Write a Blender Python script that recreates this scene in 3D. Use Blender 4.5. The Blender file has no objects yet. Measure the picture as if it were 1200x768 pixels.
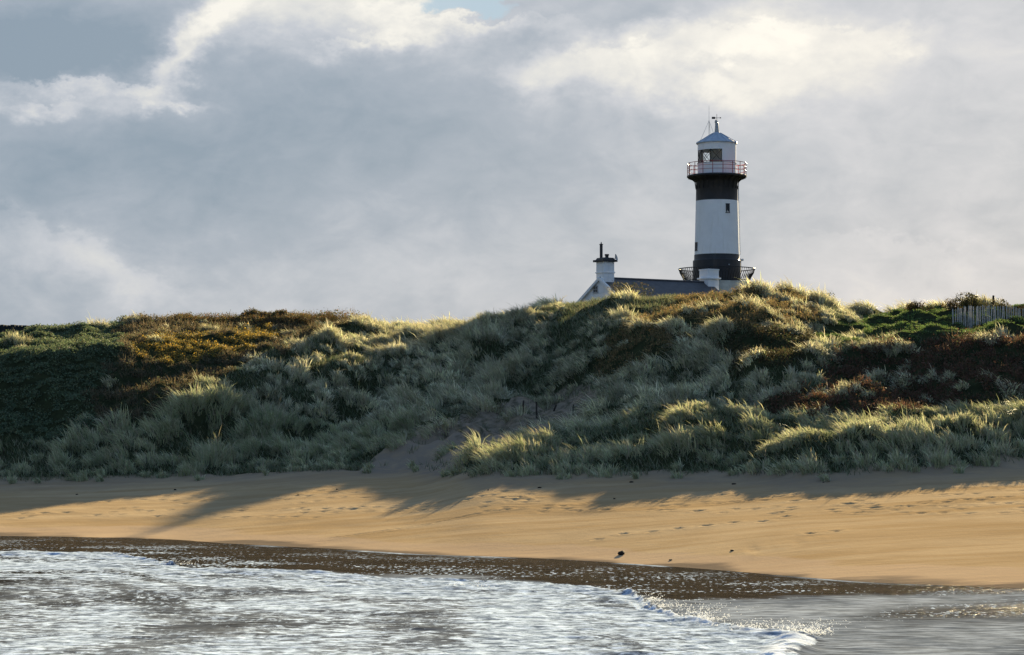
import bpy, bmesh, math, random
import numpy as np
from mathutils import Vector, Matrix

random.seed(7)
rng = np.random.default_rng(11)
C = bpy.context.scene.collection
SC = bpy.context.scene
R = math.radians

# ------------------------------------------------------------------ camera geometry
F = 2706.0          # focal length in photo pixels (1200 px wide)
CH = 5.0            # camera height above the sea, metres
HY = 500.0          # horizon row in the photo
SUN_EL, SUN_AZ = 14.4, 15.7   # degrees; azimuth to the right of the view axis, behind the dunes


def at(px, py, d):
    """world point seen at photo pixel (px, py) at distance d along the view axis"""
    return Vector(((px - 600) / F * d, d, CH + (HY - py) / F * d))


# ------------------------------------------------------------------ object helpers
def tag(o, label=None, cat=None, group=None, kind=None):
    if label: o['label'] = label
    if cat: o['category'] = cat
    if group: o['group'] = group
    if kind: o['kind'] = kind
    return o


def empty(name, loc, rz=0.0):
    o = bpy.data.objects.new(name, None)
    C.objects.link(o)
    o.location = loc
    o.rotation_euler = (0, 0, rz)
    o.empty_display_size = 0.3
    return o


def mesh_obj(name, verts, faces, mat=None, parent=None, smooth=False):
    me = bpy.data.meshes.new(name)
    me.from_pydata([tuple(v) for v in verts], [], faces)
    me.update()
    if smooth:
        me.polygons.foreach_set('use_smooth', [True] * len(me.polygons))
    o = bpy.data.objects.new(name, me)
    C.objects.link(o)
    if mat: me.materials.append(mat)
    if parent: o.parent = parent
    return o


def np_mesh(name, V, quads=None, tris=None, mat=None, attrs=None, smooth=False, col=None):
    """fast mesh from numpy arrays"""
    me = bpy.data.meshes.new(name)
    nq = 0 if quads is None else len(quads)
    nt = 0 if tris is None else len(tris)
    me.vertices.add(len(V))
    me.vertices.foreach_set('co', np.ascontiguousarray(V, dtype=np.float32).ravel())
    parts, starts = [], []
    if nq:
        parts.append(np.asarray(quads, dtype=np.int32).ravel()); starts.append(np.arange(nq) * 4)
    if nt:
        parts.append(np.asarray(tris, dtype=np.int32).ravel()); starts.append(nq * 4 + np.arange(nt) * 3)
    loops = np.concatenate(parts); st = np.concatenate(starts).astype(np.int32)
    me.loops.add(len(loops)); me.loops.foreach_set('vertex_index', loops)
    me.polygons.add(nq + nt); me.polygons.foreach_set('loop_start', st)
    if smooth:
        me.polygons.foreach_set('use_smooth', np.ones(nq + nt, dtype=bool))
    for k, v in (attrs or {}).items():
        a = me.attributes.new(k, 'FLOAT', 'POINT')
        a.data.foreach_set('value', np.ascontiguousarray(v, dtype=np.float32).ravel())
    if col is not None:
        a = me.attributes.new('tint', 'FLOAT_COLOR', 'POINT')
        c4 = np.ones((len(V), 4), dtype=np.float32); c4[:, :3] = col
        a.data.foreach_set('color', c4.ravel())
    me.update(calc_edges=True)
    o = bpy.data.objects.new(name, me)
    C.objects.link(o)
    if mat: me.materials.append(mat)
    return o


class MB:
    """collects simple shapes into one mesh"""
    def __init__(self): self.v, self.f = [], []
    def add(self, vs, fs):
        n = len(self.v); self.v += [Vector(v) for v in vs]; self.f += [tuple(i + n for i in f) for f in fs]
        return self
    def box(self, c, s, rz=0.0, taper=1.0):
        m = Matrix.Rotation(rz, 3, 'Z'); vs = []
        for z in (-.5, .5):
            k = taper if z > 0 else 1.0
            for x, y in ((-.5, -.5), (.5, -.5), (.5, .5), (-.5, .5)):
                vs.append(Vector(c) + m @ Vector((x * s[0] * k, y * s[1] * k, z * s[2])))
        return self.add(vs, [(0, 3, 2, 1), (4, 5, 6, 7), (0, 1, 5, 4), (1, 2, 6, 5), (2, 3, 7, 6), (3, 0, 4, 7)])
    def tube(self, pts, r, n=8, caps=True):
        pts = [Vector(p) for p in pts]
        rs = r if isinstance(r, (list, tuple)) else [r] * len(pts)
        vs = []
        for i, p in enumerate(pts):
            t = (pts[min(i + 1, len(pts) - 1)] - pts[max(i - 1, 0)]).normalized()
            a = t.orthogonal().normalized() if abs(t.z) > .95 else t.cross(Vector((0, 0, 1))).normalized()
            b = t.cross(a)
            for k in range(n):
                q = 2 * math.pi * k / n
                vs.append(p + (a * math.cos(q) + b * math.sin(q)) * rs[i])
        fs = [(i * n + k, i * n + (k + 1) % n, (i + 1) * n + (k + 1) % n, (i + 1) * n + k)
              for i in range(len(pts) - 1) for k in range(n)]
        if caps:
            fs += [tuple(range(n - 1, -1, -1)), tuple((len(pts) - 1) * n + k for k in range(n))]
        return self.add(vs, fs)
    def lathe(self, prof, n=48, a0=0.0, a1=2 * math.pi, c=(0, 0, 0), close=False):
        """prof = [(r, z)]; angle 0 faces the camera (-Y), growing to the right (+X)"""
        full = abs(a1 - a0 - 2 * math.pi) < 1e-6
        m = n if full else n + 1
        vs = []
        for k in range(m):
            q = a0 + (a1 - a0) * k / n
            for r, z in prof:
                vs.append((c[0] + r * math.sin(q), c[1] - r * math.cos(q), c[2] + z))
        L = len(prof); fs = []
        for k in range(n):
            k2 = (k + 1) % m
            for i in range(L - 1):
                fs.append((k * L + i, k2 * L + i, k2 * L + i + 1, k * L + i + 1))
            if close:
                fs.append((k * L + L - 1, k2 * L + L - 1, k2 * L, k * L))
        if close and not full:
            fs.append(tuple(range(L - 1, -1, -1))); fs.append(tuple((m - 1) * L + i for i in range(L)))
        return self.add(vs, fs)
    def build(self, name, mat, parent=None, smooth=None, bevel=0):
        o = mesh_obj(name, self.v, self.f, mat, parent)
        if smooth is not None:
            o.data.shade_smooth()
            bm = bmesh.new(); bm.from_mesh(o.data)
            for e in bm.edges:
                e.smooth = not (len(e.link_faces) == 2 and e.calc_face_angle(0) > R(smooth))
            bm.to_mesh(o.data); bm.free()
        if bevel:
            b = o.modifiers.new('edge', 'BEVEL'); b.width = bevel; b.segments = 2; b.limit_method = 'ANGLE'
        return o


# ------------------------------------------------------------------ noise
_T = rng.random((256, 256)).astype(np.float32)


def vnoise(x, y):
    xi = np.floor(x).astype(np.int64); yi = np.floor(y).astype(np.int64)
    fx = x - xi; fy = y - yi
    fx = fx * fx * fx * (fx * (fx * 6 - 15) + 10); fy = fy * fy * fy * (fy * (fy * 6 - 15) + 10)
    a = _T[xi & 255, yi & 255]; b = _T[(xi + 1) & 255, yi & 255]
    c = _T[xi & 255, (yi + 1) & 255]; d = _T[(xi + 1) & 255, (yi + 1) & 255]
    return (a * (1 - fx) + b * fx) * (1 - fy) + (c * (1 - fx) + d * fx) * fy


def fbm(x, y, lam, octs=4, gain=.5, seed=0.0):
    s = np.zeros(np.broadcast(x, y).shape); amp = 1.0; tot = 0
    ca, sa = math.cos(.6), math.sin(.6)
    u, v = x / lam + seed * 17.3, y / lam + seed * 9.1
    for _ in range(octs):
        s += amp * (vnoise(u, v) - .5); tot += amp
        u, v = (u * ca - v * sa) * 2.03 + 5.2, (u * sa + v * ca) * 2.03 + 1.7
        amp *= gain
    return s / tot * 2       # about -1..1


def sstep(a, b, x):
    t = np.clip((x - a) / (b - a), 0, 1)
    return t * t * (3 - 2 * t)


# ------------------------------------------------------------------ the land
# for each photo column: (distance, photo row of the bare ground) at waterline, foot, front ridge, dip, slope, mid crest, dip, main crest
COLS = [
 (-400, [(113, 615), (133, 570), (138, 540), (144, 500), (150, 450), (154, 420), (170, 414), (185, 404), (210, 398)]),
 (0,    [(106, 628), (130, 567), (134, 545), (140, 510), (146, 460), (151, 419), (165, 413), (180, 404), (220, 398)]),
 (130,  [(104, 630), (130, 564), (134, 541), (138, 510), (146, 455), (152, 408), (164, 400), (178, 391), (210, 394)]),
 (200,  [(103, 632), (130, 562), (134, 540), (140, 480), (147, 462), (153, 412), (164, 400), (176, 384), (200, 388)]),
 (260,  [(98.8, 637), (129, 560), (137, 538), (145, 450), (151, 448), (158, 406), (165, 398), (176, 382), (200, 386)]),
 (330,  [(96.6, 640),  (128, 556), (139, 534), (152, 417), (157, 418), (163, 404), (170, 397), (178, 380), (200, 386)]),
 (390,  [(94.6, 643),  (127, 553), (139, 530), (158, 394), (164, 397), (170, 398), (175, 392), (181, 380), (200, 386)]),
 (425,  [(93.3, 645),  (126, 553), (139, 528), (152, 440), (163, 391), (168, 393), (173, 391), (180, 386), (200, 390)]),
 (480,  [(90.8, 649),  (125, 554), (137, 530), (147, 482), (155, 430), (162, 398), (168, 395), (174, 397), (195, 404)]),
 (560,  [(89.6, 651),  (113, 559), (118, 541), (134, 530), (149, 458), (158, 405), (164, 389), (170, 387), (190, 396)]),
 (640,  [(87.9, 654),  (113, 560), (120, 521), (131, 514), (143, 478), (152, 412), (157, 382), (162, 371), (186, 380)]),
 (700,  [(86, 657),  (112, 560), (120, 511), (128, 507), (139, 474), (147, 412), (152, 374), (158, 362), (182, 372)]),
 (760,  [(84, 662),  (111, 560), (120, 496), (126, 498), (136, 460), (148, 384), (154, 378), (161, 354), (182, 366)]),
 (830,  [(81, 668),  (110, 561), (119, 484), (125, 489), (134, 450), (148, 374), (154, 368), (163, 357), (182, 364)]),
 (880,  [(79, 674),  (109, 561), (116, 501), (123, 490), (132, 440), (146, 373), (153, 367), (162, 362), (182, 370)]),
 (925,  [(77, 679),  (107, 562), (113, 515), (120, 490), (129, 440), (139, 400), (149, 386), (160, 354), (180, 364)]),
 (960,  [(76, 681),  (106, 563), (112, 514), (119, 492), (129, 440), (137, 404), (146, 403), (158, 371), (178, 377)]),
 (1000, [(74, 684),  (106, 564), (112, 511), (119, 492), (129, 440), (136, 407), (144, 404), (160, 377), (180, 382)]),
 (1070, [(73, 686),  (106, 558), (112, 505), (119, 490), (129, 437), (136, 411), (143, 402), (161, 369), (182, 378)]),
 (1140, [(72, 688),  (107, 551), (113, 500), (119, 488), (129, 437), (136, 413), (143, 404), (158, 374), (182, 380)]),
 (1200, [(71, 690),  (108, 545), (113, 494), (119, 481), (129, 435), (136, 412), (143, 403), (158, 376), (182, 382)]),
 (1600, [(66, 705),  (112, 536), (116, 490), (122, 478), (131, 435), (138, 402), (145, 396), (160, 374), (185, 384)]),
]
PXS = np.array([c[0] for c in COLS], float)
KD, KZ = [], []
for px, rows in COLS:
    d = np.array([r[0] for r in rows], float); y = np.array([r[1] for r in rows], float)
    z = CH + (HY - y) / F * d
    z[0] = 0.0
    KD.append(np.concatenate([[15, 50], d, [420, 4000]]))
    KZ.append(np.concatenate([[-5.5, -2.2], z, [z[-1] - 1.0, z[-1] - 6]]))
KD, KZ = np.array(KD), np.array(KZ)


def col_weights(px):
    px = np.clip(px, PXS[0], PXS[-1] - 1e-6)
    j = np.clip(np.searchsorted(PXS, px, side='right') - 1, 0, len(PXS) - 2)
    t = (px - PXS[j]) / (PXS[j + 1] - PXS[j])
    return j, t


def knots(px):
    j, t = col_weights(px)
    t = t[:, None]
    return KD[j] * (1 - t) + KD[j + 1] * t, KZ[j] * (1 - t) + KZ[j + 1] * t


def raw_height(X, Y):
    """X, Y 1-D arrays of the same length"""
    Yc = np.maximum(Y, 16.0)
    D, Z = knots(600 + F * X / Yc)
    out = Z[:, 0].copy()
    for k in range(D.shape[1] - 1):
        m = (Yc >= D[:, k]) & (Yc <= D[:, k + 1])
        t = (Yc[m] - D[m, k]) / (D[m, k + 1] - D[m, k])
        out[m] = Z[m, k] * (1 - t) + Z[m, k + 1] * t
    return out, D[:, 3]


GX0, GX1, GY0, GY1, GS = -70.0, 70.0, 20.0, 236.0, 0.2
gx = np.arange(GX0, GX1 + 1e-6, GS); gy = np.arange(GY0, GY1 + 1e-6, GS)
HF = np.zeros((len(gy), len(gx))); FOOT = np.zeros_like(HF)
for i, yy in enumerate(gy):
    HF[i], FOOT[i] = raw_height(gx, np.full(len(gx), yy))


def blur(A, r, passes=2):
    for _ in range(passes):
        for ax in (0, 1):
            P = np.pad(A, [(r + 1, r) if a == ax else (0, 0) for a in (0, 1)], mode='edge').cumsum(axis=ax)
            n = A.shape[ax]
            hi = np.take(P, np.arange(2 * r + 1, 2 * r + 1 + n), axis=ax); lo = np.take(P, np.arange(0, n), axis=ax)
            A = (hi - lo) / (2 * r + 1)
    return A


HF = blur(HF, 5, 2)
GXX, GYY = np.meshgrid(gx, gy)
past = GYY - FOOT                                   # metres beyond the dune foot
wd = sstep(0.5, 6.0, past)
HF += wd * (1 - .5 * sstep(30, 60, past)) * (1 - .7 * sstep(-11, -18, GXX) * sstep(13, 22, past)) * ((0.62 + .5 * sstep(8, 16, past)) * fbm(GXX, GYY, 5.5, 3, .5, 1) + 0.6 * fbm(GXX, GYY, 2.6, 2, .5, 2))
HF += 0.05 * fbm(GXX, GYY, 14, 3, .5, 3) * (1 - wd) * sstep(60, 75, GYY)
HF += 0.10 * np.maximum(0, fbm(GXX, GYY, 1.6, 3, .55, 4)) * sstep(-9, -1, past) * (1 - wd)   # trampled loose sand under the dunes
HF += 0.035 * fbm(GXX, GYY, 3.0, 3, .5, 5) * sstep(88, 100, GYY) * (1 - wd)


MOPS = []
for yy in np.arange(100, 180, 1.32):
    hw = .2217 * yy + 8
    for xx in np.arange(-hw, hw, 1.32):
        MOPS.append((xx + rng.uniform(-.62, .62), yy + rng.uniform(-.62, .62), rng.uniform(.38, 1.1)))
MOPS = np.array(MOPS)
MOPS[:, 2] *= np.clip(1 + .6 * fbm(MOPS[:, 0], MOPS[:, 1], 8, 3, .5, 18), .4, 1.22)

_D, _ = knots(600 + F * MOPS[:, 0] / MOPS[:, 1])
MPAST = MOPS[:, 1] - _D[:, 3]
MOPS[:, 2] *= np.where(MPAST < 2.5, .75, 1)
MOPS[:, 2] *= np.where((MPAST < 15) & (600 + F * MOPS[:, 0] / MOPS[:, 1] > 640), .80, 1)
for (x_, y_, s_), p_ in zip(MOPS, MPAST):            # each tussock stands on a little mound of blown sand
    if p_ < .5 or p_ > 62: continue
    rad = .95 * s_; k = int(2.6 * rad / GS)
    i, j = int((y_ - GY0) / GS), int((x_ - GX0) / GS)
    sl = (slice(max(i - k, 0), i + k), slice(max(j - k, 0), j + k))
    HF[sl] += .40 * s_ * min(1, .45 + p_ / 12) * np.exp(-((GXX[sl] - x_) ** 2 + (GYY[sl] - y_) ** 2) / rad ** 2)


def dents(pts, depth, rad):
    for (x, y) in pts:
        i0, i1 = int((y - GY0 - 3 * rad) / GS), int((y - GY0 + 3 * rad) / GS) + 2
        j0, j1 = int((x - GX0 - 3 * rad) / GS), int((x - GX0 + 3 * rad) / GS) + 2
        r2 = ((GXX[i0:i1, j0:j1] - x) ** 2 + (GYY[i0:i1, j0:j1] - y) ** 2) / rad ** 2
        HF[i0:i1, j0:j1] += -depth * np.exp(-r2) + depth * .45 * np.exp(-(np.sqrt(r2) - 1.6) ** 2 * 3)


def sand_at(px, py):
    """where on the beach the photo pixel falls"""
    ds = np.linspace(60, 135, 500)
    xs = (px - 600) / F * ds
    zs = height(xs, ds); ray = CH + (HY - py) / F * ds
    k = np.argmax(zs >= ray)
    return xs[k], ds[k]


def height(x, y):
    u = np.clip((np.asarray(x, float) - GX0) / GS, 0, len(gx) - 1.001); v = np.clip((np.asarray(y, float) - GY0) / GS, 0, len(gy) - 1.001)
    i, j = v.astype(int), u.astype(int); fv, fu = v - i, u - j
    return (HF[i, j] * (1 - fu) + HF[i, j + 1] * fu) * (1 - fv) + (HF[i + 1, j] * (1 - fu) + HF[i + 1, j + 1] * fu) * fv


TRAILS = [((640, 596), (930, 578), 0.75), ((330, 598), (610, 590), .8), ((840, 590), (1150, 572), .7),
          ((700, 630), (960, 608), 1.0), ((470, 582), (700, 572), .7), ((880, 650), (1010, 620), .9), ((1000, 600), (1200, 585), .9)]
for (a, b, step) in TRAILS:
    A, B = np.array(sand_at(*a)), np.array(sand_at(*b)); n = int(np.linalg.norm(B - A) / step)
    side = np.array([-(B - A)[1], (B - A)[0]]) / np.linalg.norm(B - A)
    P = [A + (B - A) * k / n + side * ((.16 if k % 2 else -.16) + random.gauss(0, .25) + 1.2 * math.sin(k * .13)) for k in range(n)]
    dents(P, .075, .2)
P = []
for _ in range(420):                              # scuffed sand nearer the dunes
    px, py = random.uniform(-60, 1260), random.uniform(560, 602)
    P.append(sand_at(px, py + 6 if px < 400 else py))
dents(P, .05, .22)
A, B = np.array(sand_at(385, 632)), np.array(sand_at(622, 595))     # long straight shallow groove
dents([A + (B - A) * k / 200 for k in range(200)], .010, .15)

gxx = np.concatenate([-np.geomspace(3500, 75, 14), np.arange(-69.8, 69.9, .4), np.geomspace(75, 3500, 14)])
gxx = np.concatenate([gxx[gxx < -34], np.arange(-33.8, 33.9, .2), gxx[gxx > 34]])
gyy = np.concatenate([-np.geomspace(1500, 10, 8), [5, 15, 25, 35, 45], np.arange(55, 86, .8), np.arange(86.2, 133, .2),
                      np.arange(133.2, 190, .4), np.arange(190.5, 235, 1.0), np.geomspace(240, 4000, 16)])
TX, TY = np.meshgrid(gxx, gyy)
tz = height(TX.ravel(), TY.ravel())
outx = (np.abs(TX.ravel()) > 69.9) | (TY.ravel() > 235.5)
rz_, _ = raw_height(TX.ravel(), TY.ravel())
tz[outx] = rz_[outx]
tz[TY.ravel() < 15] = -6
TV = np.stack([TX.ravel(), TY.ravel(), tz], 1)
nx, ny = len(gxx), len(gyy)
idx = np.arange(nx * ny).reshape(ny, nx)
TQ = np.stack([idx[:-1, :-1], idx[:-1, 1:], idx[1:, 1:], idx[1:, :-1]], -1).reshape(-1, 4)


def inpoly(px, py, poly):
    res = np.zeros(np.shape(px), bool); n = len(poly)
    for i in range(n):
        x1, y1 = poly[i]; x2, y2 = poly[(i + 1) % n]
        c = ((y1 > py) != (y2 > py)) & (px < (x2 - x1) * (py - y1) / (y2 - y1 + 1e-9) + x1)
        res ^= c
    return res


GULLY = [(405, 568), (436, 538), (476, 506), (532, 488), (580, 476), (608, 462), (640, 452), (694, 450), (712, 472), (672, 496), (612, 514), (552, 530), (524, 568)]
IVY = [(-600, 300), (60, 300), (150, 300), (200, 408), (135, 438), (115, 470), (122, 496), (60, 520), (0, 528), (-600, 540)]
BRACKEN = [(150, 300), (432, 300), (432, 374), (400, 384), (345, 400), (300, 425), (220, 466), (150, 498), (112, 500), (112, 455), (140, 420)]
GORSE = [(140, 412), (180, 398), (310, 388), (335, 394), (290, 410), (250, 424), (200, 424)]
HEATH = [(688, 430), (720, 392), (790, 356), (850, 300), (905, 295), (945, 300), (966, 375), (900, 392), (845, 388), (805, 402), (765, 428), (705, 455)]
BRAMBLE = [(838, 405), (880, 390), (945, 386), (962, 396), (925, 432), (852, 440)]
REDBRAM = [(965, 428), (1010, 404), (1100, 398), (1300, 398), (1300, 466), (1130, 474), (1100, 482), (1010, 484), (960, 492), (890, 484), (920, 462), (965, 462)]
TURF = [(950, 388), (1005, 372), (1050, 360), (1116, 355), (1180, 355), (1300, 350), (1300, 396), (1120, 396), (1080, 396), (1020, 396), (955, 402)]


def to_px(x, y, z):
    return 600 + F * x / y, HY - F * (z - CH) / y


px_t, py_t = to_px(TX.ravel(), np.maximum(TY.ravel(), 16), tz)
past_t = TY.ravel() - (lambda D: D[:, 3])(knots(600 + F * TX.ravel() / np.maximum(TY.ravel(), 16))[0])
edge = fbm(TX.ravel(), TY.ravel(), 4.0, 3, .5, 6)
veg = sstep(-.4, 2.2, past_t + edge * 1.2) * (1 - inpoly(px_t, py_t, GULLY) * (past_t < 32) * (1 - .48 * sstep(3, 14, past_t)))


# ------------------------------------------------------------------ materials
def new_mat(name):
    m = bpy.data.materials.new(name); m.use_nodes = True
    nt = m.node_tree; nt.nodes.clear()
    out = nt.nodes.new('ShaderNodeOutputMaterial')
    return m, nt, out


class NT:
    def __init__(self, nt): self.nt = nt
    def n(self, t, **kw):
        o = self.nt.nodes.new(t)
        for k, v in kw.items(): setattr(o, k, v)
        return o
    def put(self, sock, v):
        if hasattr(v, 'is_linked') or isinstance(v, bpy.types.NodeSocket): self.nt.links.new(v, sock)
        elif isinstance(v, (tuple, list)) and len(v) == 3 and sock.type == 'RGBA': sock.default_value = (*v, 1)
        else: sock.default_value = v
    def m(self, op, a, b=None, c=None, clamp=False):
        o = self.n('ShaderNodeMath', operation=op); o.use_clamp = clamp
        self.put(o.inputs[0], a)
        if b is not None: self.put(o.inputs[1], b)
        if c is not None: self.put(o.inputs[2], c)
        return o.outputs[0]
    def mix(self, f, a, b, blend='MIX'):
        o = self.n('ShaderNodeMix', data_type='RGBA', blend_type=blend)
        self.put(o.inputs[0], f); self.put(o.inputs[6], a); self.put(o.inputs[7], b)
        return o.outputs[2]
    def noise(self, vec=None, scale=1, detail=4, rough=.55, dist=0.0, dims='3D'):
        o = self.n('ShaderNodeTexNoise', noise_dimensions=dims)
        if vec is not None: self.put(o.inputs['Vector'], vec)
        o.inputs['Scale'].default_value = scale; o.inputs['Detail'].default_value = detail
        o.inputs['Roughness'].default_value = rough; o.inputs['Distortion'].default_value = dist
        return o.outputs['Fac']
    def ramp(self, f, stops):
        o = self.n('ShaderNodeValToRGB'); self.put(o.inputs[0], f)
        e = o.color_ramp.elements
        while len(e) < len(stops): e.new(.5)
        for s, (p, c) in zip(e, stops):
            s.position = p; s.color = (*c, 1) if len(c) == 3 else c
        return o.outputs[0]
    def rng(self, f, a, b, c=0.0, d=1.0, smooth=True):
        o = self.n('ShaderNodeMapRange'); o.interpolation_type = 'SMOOTHSTEP' if smooth else 'LINEAR'
        self.put(o.inputs[0], f)
        for i, v in zip((1, 2, 3, 4), (a, b, c, d)): self.put(o.inputs[i], v)
        return o.outputs[0]
    def attr(self, name, out='Fac'):
        return self.n('ShaderNodeAttribute', attribute_name=name).outputs[out]
    def xyz(self, vec):
        o = self.n('ShaderNodeSeparateXYZ'); self.put(o.inputs[0], vec); return o.outputs
    def vec(self, x, y, z):
        o = self.n('ShaderNodeCombineXYZ')
        for i, v in enumerate((x, y, z)): self.put(o.inputs[i], v)
        return o.outputs[0]
    def vmul(self, v, s):
        o = self.n('ShaderNodeVectorMath', operation='MULTIPLY'); self.put(o.inputs[0], v); o.inputs[1].default_value = s
        return o.outputs[0]
    def obj(self): return self.n('ShaderNodeTexCoord').outputs['Object']
    def bump(self, h, strength=.5, dist=.05):
        o = self.n('ShaderNodeBump'); o.inputs['Strength'].default_value = strength; o.inputs['Distance'].default_value = dist
        self.put(o.inputs['Height'], h); return o.outputs[0]
    def bsdf(self, **kw):
        o = self.n('ShaderNodeBsdfPrincipled')
        for k, v in kw.items():
            self.put(o.inputs[k.replace('_', ' ')], v)
        return o.outputs[0]


def simple(name, col, rough=.7, var=.25, scale=3.0, bump=0.0, spec=.3, metallic=0.0, stain=None):
    """painted / weathered surface: noise-varied colour, slight bump"""
    m, nt, out = new_mat(name); N = NT(nt); v = N.obj()
    f = N.noise(v, scale, 6, .65)
    c = N.mix(N.rng(f, .3, .75), tuple(x * (1 - var) for x in col), tuple(min(1, x * (1 + var * .5)) for x in col))
    if stain:
        s = N.noise(N.vmul(v, (2.2, 2.2, .25)), 1.6, 5, .6)
        c = N.mix(N.rng(s, .52, .75, 0, .55), c, stain)
    kw = dict(Base_Color=c, Roughness=rough, Metallic=metallic, Specular_IOR_Level=spec)
    if bump: kw['Normal'] = N.bump(N.noise(v, scale * 6, 4, .6), bump, .03)
    nt.links.new(N.bsdf(**kw), out.inputs[0])
    return m


def leaf_mat(name, transl=.35, rough=.55, spec=.25):
    m, nt, out = new_mat(name); N = NT(nt)
    col = N.attr('tint', 'Color')
    a = N.bsdf(Base_Color=col, Roughness=rough, Specular_IOR_Level=spec)
    t = N.n('ShaderNodeBsdfTranslucent')
    N.put(t.inputs[0], N.mix(1.0, col, (1.0, .96, .78), 'MULTIPLY'))
    mx = N.n('ShaderNodeMixShader'); mx.inputs[0].default_value = transl
    nt.links.new(a, mx.inputs[1]); nt.links.new(t.outputs[0], mx.inputs[2]); nt.links.new(mx.outputs[0], out.inputs[0])
    return m


# ground: dry and wet sand, dark humus under the plants
m_ground, nt, out = new_mat('beach_sand'); N = NT(nt); P_ = N.obj(); sx, sy, sz = N.xyz(P_)
g1 = N.noise(P_, .35, 6, .6); g2 = N.noise(N.vmul(P_, (.08, .5, .2)), 1.0, 6, .62, .6); g3 = N.noise(P_, 30, 3, .6)
sand = N.mix(N.rng(g2, .32, .7), (.33, .232, .124), (.43, .325, .198))
sand = N.mix(N.rng(g1, .45, .75, 0, .45), sand, (.30, .215, .122))
sand = N.mix(N.rng(g3, .55, .8, 0, .3), sand, (.20, .15, .095))
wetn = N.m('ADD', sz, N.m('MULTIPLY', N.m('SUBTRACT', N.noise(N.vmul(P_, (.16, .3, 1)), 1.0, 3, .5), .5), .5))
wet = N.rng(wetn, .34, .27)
wet2 = N.rng(wetn, .10, .0)
sand = N.mix(N.m('MULTIPLY', wet, .7), sand, (.41, .305, .205))  # damp band painted paler, for the sky sheen on it
sand = N.mix(N.m('MULTIPLY', wet2, .8), sand, (.12, .10, .08))
sand = N.mix(N.m('MULTIPLY', N.attr('shade_tint'), N.rng(N.noise(P_, 1.1, 6, .65), .3, .6, .6, 1.0)), sand, (.225, .185, .145))  # greyer sand colour standing for the shade below the dunes
vg = N.attr('veg'); soil = N.ramp(N.noise(P_, 1.3, 5, .6), [(.3, (.018, .022, .012)), (.6, (.035, .042, .02)), (.8, (.055, .045, .025))])
col = N.mix(N.rng(N.m('ADD', vg, N.m('MULTIPLY', N.m('SUBTRACT', N.noise(P_, 2.5, 4, .6), .5), .5)), .4, .65), sand, soil)
rip = N.m('ADD', N.m('MULTIPLY', N.noise(N.vmul(P_, (.5, 2.2, 1)), 1.6, 5, .6), 1.0), N.m('MULTIPLY', N.noise(P_, 7, 4, .6), .5))
rough = N.rng(wet, 0, 1, .9, .5, False)
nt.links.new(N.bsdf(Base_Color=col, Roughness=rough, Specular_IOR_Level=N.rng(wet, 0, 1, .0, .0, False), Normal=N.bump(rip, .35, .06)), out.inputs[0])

shade_tint = np.maximum(sstep(-7, 1.5, past_t + edge * 2.5) * .75, inpoly(px_t, py_t, GULLY) * 1.0 * (past_t < 32) * (past_t > -1))  # where shade is painted into the sand: dune foot and gully
ground = np_mesh('ground', TV, quads=TQ, mat=m_ground, attrs={'veg': veg, 'shade_tint': shade_tint}, smooth=True)
tag(ground, 'golden sand beach rising into dune ground', 'beach', kind='structure')

# ------------------------------------------------------------------ the sea
FOAM_EDGE = np.array([(-600, 640), (0, 647), (130, 649), (165, 655), (205, 662), (225, 667), (350, 669), (450, 676), (560, 680), (640, 683),
                      (700, 690), (745, 699), (765, 712), (795, 723), (870, 737), (930, 743), (965, 748)], float)
sxl = np.concatenate([-np.geomspace(3000, 32, 16), np.arange(-30, 30.01, .1), np.geomspace(32, 3000, 16)])
syl = np.concatenate([-np.geomspace(2000, 10, 12), [0, 12, 22, 30, 36, 40], np.arange(43, 112, .1), [114, 118, 122]])
SX, SY = np.meshgrid(sxl, syl); X1, Y1 = SX.ravel(), SY.ravel()
pxs, pys = to_px(X1, np.maximum(Y1, 10), np.zeros_like(X1))
ey = np.interp(pxs, FOAM_EDGE[:, 0], FOAM_EDGE[:, 1])
ragg = fbm(X1, Y1, 1.6, 4, .6, 7)
rowm = F * CH / np.maximum(Y1, 10) ** 2                      # photo rows per metre
into = (pys - ey) / rowm                                      # metres on the camera side of the foam edge
lim = 966 - np.maximum(0, pys - 748) * .7
into = np.minimum(into, (lim - pxs) / F * Y1)
foam = sstep(-.15, .5, into + ragg * .7)
th = np.where(np.abs(X1) < 60, height(X1, Y1), -3)
depth = -th
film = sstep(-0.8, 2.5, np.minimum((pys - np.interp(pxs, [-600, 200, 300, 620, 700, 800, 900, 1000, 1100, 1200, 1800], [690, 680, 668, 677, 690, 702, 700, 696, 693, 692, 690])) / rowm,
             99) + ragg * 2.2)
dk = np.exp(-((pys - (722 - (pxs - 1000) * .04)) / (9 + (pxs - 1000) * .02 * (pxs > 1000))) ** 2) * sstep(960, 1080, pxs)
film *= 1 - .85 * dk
swash = np.exp(-((depth - .022) / .024) ** 2) * sstep(-.2, .25, fbm(X1, Y1, 5, 2, .5, 8))  # edge foam, widened so its white also paints the waterline sheen
chop = sstep(.2, 1.5, into)
wz = (foam * (.07 * sstep(0, .8, into) + (.032 + .05 * sstep(9, 2, into)) * fbm(X1 * .7, Y1, .8, 4, .68, 9) + .05 * fbm(X1 * .6, Y1, 3.2, 3, .5, 10))
      + (1 - foam) * (.010 * fbm(X1 * .8, Y1, .75, 3, .6, 11) + .012 * fbm(X1, Y1, 3.0, 2, .5, 12)))
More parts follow.
